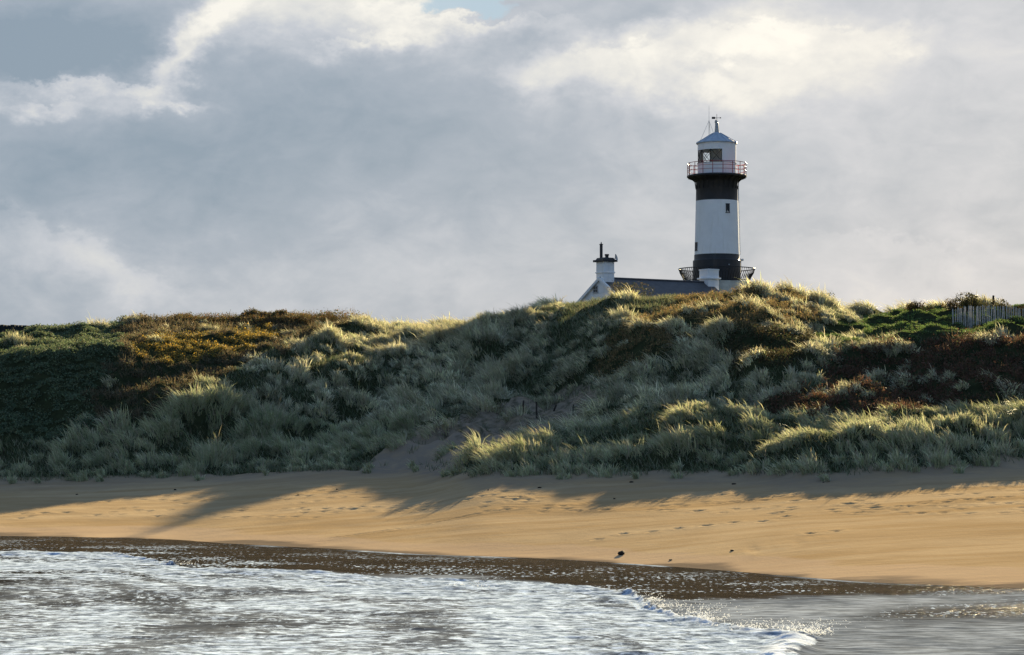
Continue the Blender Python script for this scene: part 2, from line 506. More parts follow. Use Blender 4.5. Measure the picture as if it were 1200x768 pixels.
# the little breaker at the front of the foam
br = np.exp(-((into - .55) / .5) ** 2) * sstep(690, 760, pxs) * sstep(972, 950, pxs)
wz += br * (.08 + .22 * np.maximum(0, fbm(X1, Y1, 1.1, 3, .6, 13)))
br2 = np.exp(-((into - .4) / .4) ** 2) * sstep(90, 150, pxs) * sstep(215, 200, pxs)
wz += br2 * .1
for (bx, by, bh, bw) in ((540, 692, .16, .5), (480, 742, .10, .8)):
    bd = F * CH / (by - HY); bX = (bx - 600) / F * bd
    wz += bh * np.exp(-((X1 - bX) / (bw * 1.5)) ** 2 - ((Y1 - bd) / bw) ** 2) * (.7 + .6 * fbm(X1, Y1, .5, 2, .5, 14))
wz *= sstep(0, .12, depth) * (Y1 > 42.5) + .0
swz = np.where(Y1 > 42.5, wz, 0)
SV = np.stack([X1, Y1, swz], 1)
nx, ny = len(sxl), len(syl); idx = np.arange(nx * ny).reshape(ny, nx)
SQ = np.stack([idx[:-1, :-1], idx[:-1, 1:], idx[1:, 1:], idx[1:, :-1]], -1).reshape(-1, 4)
# calmer, darker patches between the foam in the left foreground
# (see below)
patch = np.exp(-((pys - 705) / 14) ** 2 - ((pxs - 90) / 190) ** 2) + .6 * np.exp(-((pys - 735) / 16) ** 2 - ((pxs - 330) / 200) ** 2)

m_sea, nt, out = new_mat('sea_water'); N = NT(nt); P_ = N.obj()
fo = N.attr('foam'); fi = N.attr('film'); sw = N.attr('swash'); pa = N.attr('patch')
n1 = N.noise(N.vmul(P_, (.7, .9, 1)), 3.0, 8, .76, .5); n2 = N.noise(N.vmul(P_, (.5, .35, 1)), .55, 5, .6, .8); n3 = N.noise(N.vmul(P_, (.35, 1.0, 1)), 3.0, 6, .65)
cov = N.m('ADD', N.m('MULTIPLY', n1, .75), N.m('MULTIPLY', n2, .45))
fthr = N.m('ADD', N.m('SUBTRACT', .90, N.m('MULTIPLY', fo, .33)), N.m('MULTIPLY', pa, .11))
fmask = N.m('MULTIPLY', N.rng(N.m('SUBTRACT', cov, fthr), -.035, .075), N.rng(fo, .05, .4))
fmask = N.m('MAXIMUM', fmask, N.m('MULTIPLY', sw, .8))
sheen = N.m('MULTIPLY', fi, N.rng(n3, .36, .6, .45, 1.0))  # sky reflection on the thin water, painted as a matte grey
wcol = (.020, .018, .015)
spk = N.rng(N.noise(N.vmul(P_, (1, .45, 1)), 7.5, 2, .5, .2), .56, .70)
ripn = N.m('ADD', N.m('MULTIPLY', N.noise(N.vmul(P_, (1, .6, 1)), 4.2, 4, .6, .3), .55), N.m('MULTIPLY', spk, .5))
water = N.bsdf(Base_Color=wcol, Roughness=.10, IOR=1.33, Specular_IOR_Level=N.rng(fi, 0, .5, .00015, 0, False), Normal=N.bump(ripn, .8, .14))
sheenb = N.bsdf(Base_Color=N.mix(N.rng(N.m('ADD', N.m('MULTIPLY', n2, .5), N.m('MULTIPLY', N.noise(N.vmul(P_, (.55, 1.6, 1)), 2.2, 7, .7, .4), .5)), .40, .60), (.12, .145, .19), (.30, .35, .43)), Roughness=.55, Specular_IOR_Level=0.0, Normal=N.bump(n3, .3, .05))
mx0_ = N.n('ShaderNodeMixShader'); N.put(mx0_.inputs[0], N.m('MULTIPLY', sheen, .92)); nt.links.new(water, mx0_.inputs[1]); nt.links.new(sheenb, mx0_.inputs[2])
# white glints on the dark shallows, painted in the foam colour
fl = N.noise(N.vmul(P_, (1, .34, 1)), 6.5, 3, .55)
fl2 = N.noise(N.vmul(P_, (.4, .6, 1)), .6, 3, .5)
glint = N.m('MULTIPLY', N.rng(N.m('ADD', fl, N.m('MULTIPLY', N.m('SUBTRACT', fl2, .5), .6)), .585, .64), N.m('MULTIPLY', N.rng(fi, .9, .3), N.rng(N.attr('deep'), .06, .5, .25, 1.0)))
fmask = N.m('MAXIMUM', fmask, N.m('MULTIPLY', glint, .9))
bore = N.attr('bore')
fcol = N.mix(N.rng(n1, .38, .66), (.11, .145, .205), (.58, .70, .88))
fcol = N.mix(N.m('MULTIPLY', bore, .7), fcol, (.74, .80, .88))
foamb = N.bsdf(Base_Color=fcol, Roughness=.6, Specular_IOR_Level=0.0,
               Normal=N.bump(N.m('ADD', n1, N.m('MULTIPLY', N.noise(P_, 8, 4, .65), .4)), .6, .07))
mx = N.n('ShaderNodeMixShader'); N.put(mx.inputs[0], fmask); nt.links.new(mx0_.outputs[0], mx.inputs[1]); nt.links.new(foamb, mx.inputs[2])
nt.links.new(mx.outputs[0], out.inputs[0])
bore = np.clip(br * 1.2 + br2 * .6, 0, 1) * sstep(.3, .6, .5 + .5 * fbm(X1, Y1, .6, 3, .6, 31))
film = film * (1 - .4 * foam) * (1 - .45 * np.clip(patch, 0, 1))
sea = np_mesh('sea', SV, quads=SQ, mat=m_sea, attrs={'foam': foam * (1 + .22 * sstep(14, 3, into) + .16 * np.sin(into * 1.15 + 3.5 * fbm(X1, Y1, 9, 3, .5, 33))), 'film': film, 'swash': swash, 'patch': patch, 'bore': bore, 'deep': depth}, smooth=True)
tag(sea, 'shallow foaming sea water running up the beach', 'sea', kind='structure')

# splashes thrown up by the breaker: irregular droplets
m_spray, nt, out = new_mat('spray_white'); N = NT(nt)
mx = N.n('ShaderNodeMixShader'); mx.inputs[0].default_value = .45; tl = N.n('ShaderNodeBsdfTranslucent'); tl.inputs[0].default_value = (.9, .92, .94, 1)
nt.links.new(N.bsdf(Base_Color=(.88, .9, .92), Roughness=.5), mx.inputs[1]); nt.links.new(tl.outputs[0], mx.inputs[2]); nt.links.new(mx.outputs[0], out.inputs[0])
sv, sf = [], []
def blob(c, r):
    n = len(sv)
    for (x, y, z) in ((1, 0, 0), (-1, 0, 0), (0, 1, 0), (0, -1, 0), (0, 0, 1), (0, 0, -1)):
        q = r * random.uniform(.6, 1.3); sv.append((c[0] + x * q * 1.2, c[1] + y * q, c[2] + z * q))
    for a, b in ((0, 2), (2, 1), (1, 3), (3, 0)):
        sf.append((n + a, n + b, n + 4)); sf.append((n + b, n + a, n + 5))
for (bx, by, hh, ww, cnt) in ((828, 729, .42, .45, 130), (815, 728, .3, .3, 60), (775, 714, .22, .6, 70), (940, 744, .35, .55, 110), (955, 746, .3, .35, 60), (900, 741, .2, .8, 60), (765, 706, .28, .25, 40), (205, 663, .16, .7, 40), (545, 690, .16, .6, 40), (870, 737, .18, .8, 50)):
    bd = F * CH / (by - HY); bX = (bx - 600) / F * bd
    for _ in range(cnt * 3):
        q = random.random() ** 2.2
        blob((bX + random.gauss(0, ww) * (.5 + q * .7), bd + random.gauss(0, .2), .06 + q * hh), random.uniform(.006, .019) * (1.2 - .6 * q))
spray = mesh_obj('wave_spray', sv, sf, m_spray)
tag(spray, 'white spray splashing up along the breaking wave', 'spray', kind='stuff')

# ------------------------------------------------------------------ plants
SLEAN = Vector((-.8, -.35, 0))        # the wind has combed the grass to the left


def grad(x, y, e=.5):
    return (height(x + e, y) - height(x - e, y)) / (2 * e), (height(x, y + e) - height(x, y - e)) / (2 * e)


def blades(base, dirx, diry, L, bend, wind, W, col, tipcol, seg=3, droop=.45):
    """ribbons: base Nx3; lean direction; length; returns verts, quads, tris, colours"""
    n = len(base)
    ts = [0, .36, .7, 1.0] if seg == 3 else [0, .55, 1.0]
    ang = rng.random(n) * math.pi
    wx, wy = np.cos(ang) * .5 + .5 * np.sign(np.cos(ang)), np.sin(ang) * .6
    V, Cc = [], []
    for k, t in enumerate(ts):
        p = base.copy()
        out_ = L * bend * t ** 1.5
        p[:, 0] += dirx * out_ + wind * SLEAN.x * L * t * t
        p[:, 1] += diry * out_ + wind * SLEAN.y * L * t * t
        p[:, 2] += L * (t - droop * (bend + .5 * wind) * t * t)
        w = W * (1 - .25 * t) * .5
        c = col * (1 - t ** 1.6)[..., None] + tipcol * (t ** 1.6) if False else col + (tipcol - col) * (t ** 1.4)
        if k < len(ts) - 1:
            o = np.stack([wx * w, wy * w, np.zeros(n)], 1)
            V += [p - o, p + o]; Cc += [c, c]
        else:
            V.append(p); Cc.append(c)
    m = len(V)
    V = np.stack(V, 1).reshape(-1, 3); Cc = np.stack(Cc, 1).reshape(-1, 3)
    b = np.arange(n)[:, None] * m
    Q = [b + np.array([[2 * k, 2 * k + 1, 2 * k + 3, 2 * k + 2]]) for k in range(len(ts) - 2)]
    Q = np.concatenate(Q, 0)
    T = b + np.array([[m - 3, m - 2, m - 1]])
    return V, Q, T, Cc


def join(parts):
    off = 0; Vs, Qs, Ts, Cs = [], [], [], []
    for V, Q, T, Cc in parts:
        Vs.append(V); Cs.append(Cc)
        if Q is not None: Qs.append(Q + off)
        if T is not None: Ts.append(T + off)
        off += len(V)
    return np.concatenate(Vs), (np.concatenate(Qs) if Qs else None), (np.concatenate(Ts) if Ts else None), np.concatenate(Cs)


def scatter(step, y0, y1, jitter=.5):
    """jittered points over the part of the land the camera could see"""
    ys = np.arange(y0, y1, step); P = []
    for y in ys:
        hw = .2217 * y + 7
        xs = np.arange(-hw, hw, step)
        P.append(np.stack([xs + rng.uniform(-jitter, jitter, len(xs)) * step, y + rng.uniform(-jitter, jitter, len(xs)) * step], 1))
    P = np.concatenate(P)
    x, y = P[:, 0], P[:, 1]; z = height(x, y)
    px, py = to_px(x, y, z)
    D, _ = knots(px)
    return x, y, z, px, py, y - D[:, 3], D


def zone(px, py, ps, x, y):
    """0 marram, 1 ivy, 2 bracken, 3 gorse, 4 heath, 5 dark bramble, 6 red bramble, 7 turf, 9 bare sand"""
    j1 = fbm(x, y, 3.0, 3, .6, 15) * 16; j2 = fbm(x, y, 3.0, 3, .6, 16) * 10
    qx, qy = px + j1, py + j2
    zn = np.zeros(len(px), int)
    for k, poly in ((1, IVY), (2, BRACKEN), (4, HEATH), (5, BRAMBLE), (6, REDBRAM), (7, TURF), (3, GORSE)):
        zn[inpoly(qx, qy, poly) & (ps > 6)] = k
    zn[inpoly(qx, qy, GULLY) & (ps < 30)] = 9
    zn[ps < .2 + j1 * .05] = 9
    return zn


def pick(cols, n):
    """random mixture of base colours, with a little spread"""
    cols = np.array(cols); c = cols[rng.integers(0, len(cols), n)]
    return np.clip(c * rng.uniform(.75, 1.25, (n, 1)) * rng.uniform(.93, 1.07, (n, 3)), 0, 1)


# --- marram: hummocky mops of long arching blades
x, y, size = MOPS[:, 0], MOPS[:, 1], MOPS[:, 2]
z = height(x, y); px, py = to_px(x, y, z); ps = MPAST
zn = zone(px, py, ps, x, y)
dens = fbm(x, y, 6, 3, .5, 17)
keep = (zn == 0) & (rng.random(len(x)) < .88 + .5 * dens)
keep |= (zn == 9) & (ps > 1) & (rng.random(len(x)) < .10)
keep |= (np.isin(zn, (4, 6))) & (rng.random(len(x)) < .22)
keep |= (np.isin(zn, (1, 2, 5))) & (rng.random(len(x)) < np.where(zn == 1, .02, .07))
keep &= ~((((px > 735) & (px < 850)) | ((px > 662) & (px < 722))) & (ps > 40))
shoot = (zn == 9) & (ps > -1.4) & (ps < 1.2) & (rng.random(len(x)) < .35)
size = np.where(shoot, size * .5, size)
keep |= shoot
keep &= (ps < 60) & (ps > -1.4) & ~((zn == 7))
x, y, ps, py, px, zn, size = x[keep], y[keep], ps[keep], py[keep], px[keep], zn[keep], size[keep]
nm = len(x)
NB = 330
mi = np.repeat(np.arange(nm), (NB * np.clip(size, .4, 1.5)).astype(int))
n = len(mi)
th = rng.random(n) * 2 * math.pi; rr = rng.random(n) ** .6 * .95 * size[mi]
sub = rng.integers(0, 9, n)                               # shoots stand in bunches inside the tussock
sth = (mi * 2.399 + sub * .698) % 6.283; srr = ((sub * .381 + mi * .17) % 1) ** .5 * .8 * size[mi]
bx = x[mi] + np.cos(sth) * srr + np.cos(th) * rr * .33; by = y[mi] + np.sin(sth) * srr + np.sin(th) * rr * .33
rx_, ry_ = bx - x[mi], by - y[mi]
bz = height(bx, by) - .03
sxg, syg = grad(bx, by, .5)
bdx = np.cos(sth * 3.1 + mi) * .6; bdy = np.sin(sth * 2.3 + mi) * .6     # each bunch falls its own way
dx = rx_ / size[mi] * .5 - sxg * 1.1 + bdx + rng.normal(0, .25, n); dy = ry_ / size[mi] * .5 - syg * 1.1 + bdy + rng.normal(0, .25, n)
ln = np.sqrt(dx * dx + dy * dy) + 1e-6
mopw = np.clip(.32 + .35 * fbm(x, y, 9, 2, .5, 19) + rng.normal(0, .1, nm), .0, .8)[mi]
front = (ps < 14)[mi]
L = rng.uniform(.45, 1.0, n) * np.clip(size[mi], .5, 1.25)
L *= np.where(rng.random(n) < .07, 1.5, 1) * (.75 + .5 * ((mi * .317 + sub * .473) % 1))
bend = np.clip(rng.normal(.7, .22, n), .1, 1.0) * np.clip(ln, .35, 1.25)
bend = np.where(front, bend * .8, bend)
green = pick([(.38, .39, .26), (.42, .42, .30), (.33, .35, .225), (.48, .46, .34), (.37, .36, .27)], n)
straw = pick([(.47, .44, .33), (.53, .49, .37), (.40, .38, .29)], n)
mt = np.clip(.5 + .6 * fbm(x, y, 5, 2, .5, 20) + rng.normal(0, .18, nm), .05, .95)
toner = mt[mi]
btone = (.45 + .9 * ((mi * .754 + sub * .618) % 1))        # shoots of one bunch are alike
isst = rng.random(n) < (.06 + .14 * toner + .08 * front)
gcol = np.where(isst[:, None], straw * .8, green * 1.42 * ((.72 + .5 * toner) * btone)[:, None])
fgreen = np.array([.26, .34, .17])
gcol = np.where((front & ~isst)[:, None], gcol * .55 + fgreen * .45 * rng.uniform(.8, 1.2, (n, 1)), gcol)
tip = np.where((rng.random(n) < .25)[:, None], straw, gcol * 1.12)
base = np.stack([bx, by, bz], 1)
marram = blades(base, dx / ln, dy / ln, L, bend, mopw * rng.uniform(.6, 1.3, n), rng.uniform(.022, .046, n), gcol, tip, 3, .62)
# short undergrowth between the mops, its green darkened for the shade in the gaps
ux, uy, uz, upx, upy, ups, uD = scatter(.34, 100, 176)
uzn = zone(upx, upy, ups, ux, uy)
k = ((uzn == 0) | ((uzn == 9) & (rng.random(len(ux)) < .05))) & (ups < 60) & (ups > 0)
ux, uy, uz = ux[k], uy[k], uz[k]
ui = np.repeat(np.arange(len(ux)), 7); n = len(ui)
base = np.stack([ux[ui] + rng.normal(0, .14, n), uy[ui] + rng.normal(0, .14, n), uz[ui]], 1)
base[:, 2] = height(base[:, 0], base[:, 1]) - .02
th = rng.random(n) * 6.283
uc = pick([(.15, .19, .11), (.11, .15, .08), (.20, .22, .15), (.26, .25, .17)], n)
uc *= np.where(rng.random(n) < .7, .75, 1.1)[:, None]
under = blades(base, np.cos(th), np.sin(th), rng.uniform(.2, .6, n), rng.uniform(.3, .9, n), np.full(n, .25), rng.uniform(.02, .035, n), uc, uc * 1.2, 2)
m_grass = leaf_mat('marram_blades', .24, .6, .12)
V, Q, T, Cc = join([marram, under])
print('marram blades', len(marram[0]) // 7, 'mops', nm)
o = np_mesh('marram_grass', V, quads=Q, tris=T, mat=m_grass, col=Cc)
tag(o, 'long grey-green marram grass covering the sand dunes', 'dune grass', kind='stuff')


# --- leafy scrub
def leaves(cx, cy, cz, rad, hgt, nper, size, cols, stems=0, stemcol=(.06, .045, .03), lean=0.0):
    ci = np.repeat(np.arange(len(cx)), nper); n = len(ci)
    u = rng.normal(size=(n, 3)); u /= np.linalg.norm(u, axis=1)[:, None]
    u[:, 2] = np.abs(u[:, 2])
    rr = rng.random(n) ** .45
    lump = rng.uniform(.7, 1.25, n)
    p = np.stack([cx[ci] + u[:, 0] * rad[ci] * rr * lump, cy[ci] + u[:, 1] * rad[ci] * rr * lump, np.zeros(n)], 1)
    hz = u[:, 2] * hgt[ci] * rr * lump
    p[:, 0] += -lean * hz
    p[:, 2] = height(p[:, 0], p[:, 1]) * .5 + cz[ci] * .5 + hz + .02
    s = size * rng.uniform(.6, 1.5, n)
    a = rng.normal(size=(n, 3)); a /= np.linalg.norm(a, axis=1)[:, None]
    b = np.cross(a, rng.normal(size=(n, 3))); b /= np.linalg.norm(b, axis=1)[:, None] + 1e-9
    a *= (s * .75)[:, None]; b *= (s * .42)[:, None]
    V = np.stack([p - a, p + b, p + a, p - b], 1).reshape(-1, 3)
    Q = np.arange(n)[:, None] * 4 + np.array([[0, 1, 2, 3]])
    c = pick(cols, n) * 1.9
    out_ = [(V, Q, None, np.repeat(c, 4, 0))]
    if stems:
        si = np.repeat(np.arange(len(cx)), stems); m = len(si)
        th = rng.random(m) * 6.283; r0 = rng.random(m) * .6
        base = np.stack([cx[si] + np.cos(th) * rad[si] * r0, cy[si] + np.sin(th) * rad[si] * r0, np.zeros(m)], 1)
        base[:, 2] = height(base[:, 0], base[:, 1])
        sc = pick([stemcol], m)
        out_.append(blades(base, np.cos(th), np.sin(th), hgt[si] * rng.uniform(.8, 1.5, m), rng.uniform(.1, .6, m), np.full(m, lean + .1), np.full(m, .022), sc, sc * 1.6, 2))
    return out_


x, y, z, px, py, ps, D = scatter(.62, 104, 200)
zn = zone(px, py, ps, x, y)
m_leaf = leaf_mat('scrub_leaves', .28, .75, .08)
SPEC = {
 1: ('ivy_scrub', 'dark green creeping scrub on the slope left of the dunes', 'scrub', .5, .24, 80, .085, [(.05, .072, .045), (.065, .09, .055), (.04, .058, .036), (.08, .095, .055)], 3, (.08, .08, .04)),
 2: ('bracken', 'brown dead bracken and rough scrub along the left hilltop', 'bracken', .46, .36, 70, .075, [(.045, .036, .022), (.036, .034, .022), (.045, .052, .03), (.04, .048, .03), (.065, .052, .032)], 13, (.15, .12, .08)),
 3: ('gorse', 'low yellow-flowered gorse along the sunlit left bank', 'gorse', .45, .35, 100, .07, [(.24, .16, .03), (.13, .10, .03), (.08, .075, .03), (.06, .055, .025)], 4, (.14, .1, .04)),
 4: ('heath', 'brown heath and dry stems on the hump below the lighthouse', 'heath', .5, .32, 60, .07, [(.10, .075, .035), (.07, .06, .03), (.055, .065, .03), (.15, .11, .055), (.05, .05, .025)], 12, (.20, .15, .085)),
 5: ('bramble', 'black-green bramble thicket in the hollow between the dunes', 'bramble', .5, .45, 80, .075, [(.03, .03, .018), (.045, .04, .022), (.028, .038, .018)], 6, (.06, .045, .03)),
 6: ('bramble', 'reddish brown bramble thicket on the right dune face', 'bramble', .5, .45, 80, .075, [(.062, .034, .024), (.04, .028, .02), (.08, .042, .03), (.04, .042, .022)], 9, (.10, .065, .045)),
 7: ('turf', 'short bright green turf on the mound beside the paling fence', 'turf', .42, .13, 50, .06, [(.05, .085, .03), (.06, .10, .034), (.04, .065, .026), (.085, .10, .045)], 10, (.10, .16, .05)),
}
for kz, (name, lab, cat, rad, hg, nper, sz_, cols, st, stc) in SPEC.items():
    k = (zn == kz) & (ps < (75 if kz in (1, 2, 3) else 64)) & (rng.random(len(x)) < .92)
    if not k.any(): continue
    lump = 1 + .55 * fbm(x[k], y[k], 3.0, 3, .6, 21 + kz)
    cr = rad * rng.uniform(.7, 1.3, k.sum()); chh = hg * rng.uniform(.6, 1.5, k.sum()) * np.clip(lump, .4, 1.9)
    V, Q, T, Cc = join(leaves(x[k], y[k], z[k], cr, chh, nper, sz_, cols, st, stc))
    o = np_mesh(name, V, quads=Q, tris=T, mat=m_leaf, col=Cc)
    tag(o, lab, cat, kind='stuff')

# ------------------------------------------------------------------ building materials
M_white = simple('white_paint', (.80, .81, .82), .55, .05, 1.2, .15, .35, stain=(.62, .62, .58))
M_black = simple('black_paint', (.022, .022, .026), .5, .3, 1.5, .15, .4, stain=(.04, .04, .042))
M_iron = simple('black_iron', (.018, .018, .02), .5, .3, 4, 0, .4)
M_red = simple('red_paint', (.34, .05, .05), .45, .25, 4, 0, .4)
M_roof = simple('blue_grey_paint', (.33, .41, .51), .42, .15, 2, .1, .4)
M_slate = simple('slate', (.072, .070, .076), .55, .3, 2.2, .3, .4, stain=(.05, .05, .055))
M_grey = simple('galvanised_grey', (.34, .36, .38), .45, .2, 5, 0, .5)
M_dark = simple('dark_interior', (.012, .013, .016), .25, .2, 3, 0, .5)
M_limewash = simple('limewashed_stone', (.52, .52, .47), .8, .3, 1.6, .5, .2, stain=(.30, .29, .24))
M_wood = simple('weathered_wood', (.46, .45, .43), .85, .35, 5, .3, .15)
M_postwood = simple('dark_wood', (.05, .042, .035), .85, .35, 5, .3, .15)
M_wall = simple('dark_stone', (.035, .04, .038), .9, .4, 1.5, .5, .15)
M_sheet = simple('pale_sheet_roof', (.42, .47, .54), .5, .12, 1.2, .1, .4)
m_glass, nt, out = new_mat('lantern_glass'); N = NT(nt)
tr = N.n('ShaderNodeBsdfTransparent'); tr.inputs[0].default_value = (.9, .94, .95, 1)
gl = N.n('ShaderNodeBsdfGlossy'); gl.inputs['Roughness'].default_value = .05
mx = N.n('ShaderNodeMixShader'); lw = N.n('ShaderNodeLayerWeight'); lw.inputs[0].default_value = .25
nt.links.new(lw.outputs['Fresnel'], mx.inputs[0]); nt.links.new(tr.outputs[0], mx.inputs[1]); nt.links.new(gl.outputs[0], mx.inputs[2]); nt.links.new(mx.outputs[0], out.inputs[0])

# ------------------------------------------------------------------ lighthouse
LD = 240.0; LK = LD / F
def lz(py): return CH + (HY - py) * LK
LX = (840 - 600) * LK
Z0 = lz(348)
lh = empty('lighthouse', (LX, LD, Z0))
tag(lh, 'tall white lighthouse with black bands and red gallery rail on the dune crest', 'lighthouse')
def zz(py): return lz(py) - Z0
RB, RM, RT = 28 * LK, 26.2 * LK, 24.2 * LK
b = MB(); b.lathe([(0, -6), (39 * LK, -6), (39 * LK, zz(331)), (0, zz(331))], 64); b.build('plinth', M_limewash, lh, 40)
b = MB(); b.lathe([(RB, zz(331)), (RB, zz(306)), (RB - .1, zz(305)), (RM + .03, zz(304.6)), (RM + .02, zz(299))], 72); b.build('base', M_black, lh, 40)
b = MB(); b.lathe([(RM, zz(299)), (RM - .06, zz(280)), (RT + .03, zz(236))], 72); shaft = b.build('tower_shaft', M_white, lh, 40)
b = MB(); b.lathe([(RT + .025, zz(236)), (RT, zz(214)), (RT + .12, zz(212.5)), (RT + .38, zz(210)), (RT + .75, zz(208.6)), (RT + .9, zz(208.2))], 72); blk = b.build('upper_band', M_black, lh, 50)
b = MB()
for k in range(24):                        # ribs of the corbelled gallery
    q = k * 2 * math.pi / 24
    pts = [(RT + .02, zz(222)), (RT + .14, zz(213.4)), (RT + .4, zz(210.6)), (RT + .86, zz(208.8))]
    b.tube([(r * math.sin(q), -r * math.cos(q), zv) for r, zv in pts], .05, 6)
b.build('bracket', M_black, blk, 40)
RG = 35 * LK
b = MB(); b.lathe([(RT - .3, zz(208.3)), (RG - .05, zz(208.3)), (RG, zz(207.8)), (RG, zz(206.4)), (RG - .06, zz(206)), (RT - .5, zz(206))], 72); b.build('gallery', M_black, lh, 40)
# gallery rail
b = MB(); RR_ = 34.2 * LK; HR = 14 * LK
for k in range(18):
    q = (k + .35) * 2 * math.pi / 18
    s_, c_ = RR_ * math.sin(q), -RR_ * math.cos(q)
    b.tube([(s_, c_, zz(206)), (s_, c_, zz(206) + HR)], .034, 6)
def ring(mb, r, zv, rad, n=72):
    for k in range(n):
        q0, q1 = 2 * math.pi * k / n, 2 * math.pi * (k + 1) / n
        mb.tube([(r * math.sin(q0), -r * math.cos(q0), zv), (r * math.sin(q1), -r * math.cos(q1), zv)], rad, 6, False)
for f_ in (.36, .68, 1.0): ring(b, RR_, zz(206) + HR * f_, .026 if f_ < 1 else .034)
b.build('railing', M_red, lh, 60)
# lantern room
RL = 22.4 * LK; WT = .12
zb, zs, zt, ze = zz(206), zz(192), zz(177), zz(168.5)
b = MB(); b.lathe([(RL, zb), (RL, zs), (RL - WT, zs), (RL - WT, zb)], 48, close=True)
lant = b.build('lantern_room', M_white, lh, 40)
a0, a1 = R(11), R(196)
b = MB(); b.lathe([(RL - .004, zs), (RL - .004, zt), (RL - WT, zt), (RL - WT, zs)], 30, a0, a1, close=True); b.build('wall_panel', M_white, lant, 40)
b = MB(); b.lathe([(RL, zt), (RL, ze), (RL - WT, ze), (RL - WT, zt)], 48, close=True); b.build('header', M_white, lant, 40)
b = MB(); b.lathe([(RL + .04, zs - .03), (RL + .06, zs + .02), (RL - .14, zs + .03), (RL - .14, zs - .03)], 48, close=True); b.build('sill', M_grey, lant, 40)
b = MB()                                    # diagonal glazing lattice
g0, g1, nb = a1 - 2 * math.pi, a0, 5
for k in range(nb + 1):
    q = g0 + (g1 - g0) * k / nb
    b.tube([((RL - .05) * math.sin(q), -(RL - .05) * math.cos(q), zs), ((RL - .05) * math.sin(q), -(RL - .05) * math.cos(q), zt)], .045 if k in (0, nb) else .03, 6)
    if k < nb:
        for s0, s1 in ((zs, zt), (zt, zs)):
            pts = []
            for j in range(5):
                qq = q + (g1 - g0) / nb * j / 4
                pts.append(((RL - .05) * math.sin(qq), -(RL - .05) * math.cos(qq), s0 + (s1 - s0) * j / 4))
            b.tube(pts, .028, 6)
gb = b.build('glazing_bars', M_iron, lant, 50)
b = MB(); b.lathe([(RL - .09, zs), (RL - .09, zt)], 24, g0, g1); b.build('pane', m_glass, lant, 60)
b = MB(); b.lathe([(0, zb), (RL - .2, zb + .03)], 24)
b.tube([(.75, .2, zb), (.75, .2, zs - .05)], .12, 12); b.tube([(.75, .2, zs - .05), (.75, .2, zs + .5)], [.2, .2], 12); b.tube([(.75, .2, zs + .5), (.75, .2, zs + .62)], [.2, .06], 12)
b.build('lamp', M_dark, lant, 40)
# roof, vent, vane, mast
RE = 24.4 * LK
b = MB(); b.lathe([(RL - .1, ze - .02), (RE - .02, ze - .04), (RE, ze + .02), (RE - .05, ze + .10), (RE * .72, zz(164.0)), (RE * .42, zz(159.4)), (RE * .2, zz(156.3)), (.24, zz(155.0)), (0, zz(154.8))], 16)
rf = b.build('roof', M_roof, lh, 18)
b = MB()
for k in range(16):
    q = (k + .0) * 2 * math.pi / 16
    b.tube([(r * math.sin(q), -r * math.cos(q), zv) for r, zv in ((RE - .05, ze + .12), (RE * .72, zz(163.8)), (RE * .42, zz(159.2)), (RE * .2, zz(156.1)))], .02, 5)
b.build('roof_seam', M_roof, rf)
b = MB(); b.tube([(0, 0, zz(155)), (0, 0, zz(150)), (-.01, 0, zz(144.5)), (-.06, 0, zz(142.6)), (-.17, -.02, zz(142.2))], [.24, .20, .17, .17, .18], 14)
b.build('vent', M_grey, rf, 40)
b = MB(); b.tube([(0, 0, zz(143)), (0, 0, zz(133.8))], .022, 6); b.tube([(-.45, 0, zz(138.3)), (.33, 0, zz(138.3))], .022, 6); b.tube([(0, -.25, zz(139.4)), (0, .25, zz(139.4))], .018, 6)
b.add([(-.52, 0, zz(137.1)), (-.16, 0, zz(137.1)), (-.16, 0, zz(139.6)), (-.52, 0, zz(139.6)), (-.52, .03, zz(137.1)), (-.16, .03, zz(137.1)), (-.16, .03, zz(139.6)), (-.52, .03, zz(139.6))],
      [(0, 1, 2, 3), (7, 6, 5, 4), (0, 4, 5, 1), (1, 5, 6, 2), (2, 6, 7, 3), (3, 7, 4, 0)])
b.add([(.33, -.05, zz(138.3) - .09), (.48, 0, zz(138.3)), (.33, -.05, zz(138.3) + .09), (.33, .05, zz(138.3) + .09), (.33, .05, zz(138.3) - .09)], [(0, 1, 2), (2, 1, 3), (3, 1, 4), (4, 1, 0), (0, 2, 3, 4)])
b.build('weather_vane', M_iron, rf)
mx0 = (831 - 840) * LK
b = MB(); b.tube([(mx0, .1, zz(160)), (mx0, .1, zz(141))], .028, 6); b.tube([(mx0, .1, zz(141)), (mx0, .1, zz(124))], [.018, .010], 6)
for ex, ey2, ep in ((820, -.3, 166.5), (835.5, -.9, 158), (834, 1.2, 160)):
    b.tube([(mx0, .1, zz(141.5)), ((ex - 840) * LK, ey2, zz(ep))], .016, 5)
b.build('antenna_mast', M_grey, lh)
# windows
def lh_window(px, p0, p1, w, r):
    q = math.asin((px - 840) * LK / r); cz_ = (zz(p0) + zz(p1)) / 2; hh = zz(p0) - zz(p1)
    c = (r * math.sin(q), -r * math.cos(q))
    fr = MB()
    for dx_, dz_, ww, hh2 in ((0, hh / 2, w + .12, .06), (0, -hh / 2, w + .16, .07), (-w / 2, 0, .06, hh), (w / 2, 0, .06, hh), (0, .02, .035, hh), (0, 0, w, .035)):
        fr.box((c[0] + dx_ * math.cos(q), c[1] + dx_ * math.sin(q) + .01, cz_ + dz_), (ww, .16, hh2), q)
    f = fr.build('window', M_iron, lh)
    pn = MB(); pn.box((c[0], c[1] + .04, cz_), (w - .02, .14, hh - .02), q); pn.build('pane', M_dark, f)
lh_window(850.5, 241, 251.5, .38, RT + .02)
lh_window(815.6, 285, 294.5, .42, RM - .04)
b = MB(); q = R(84)
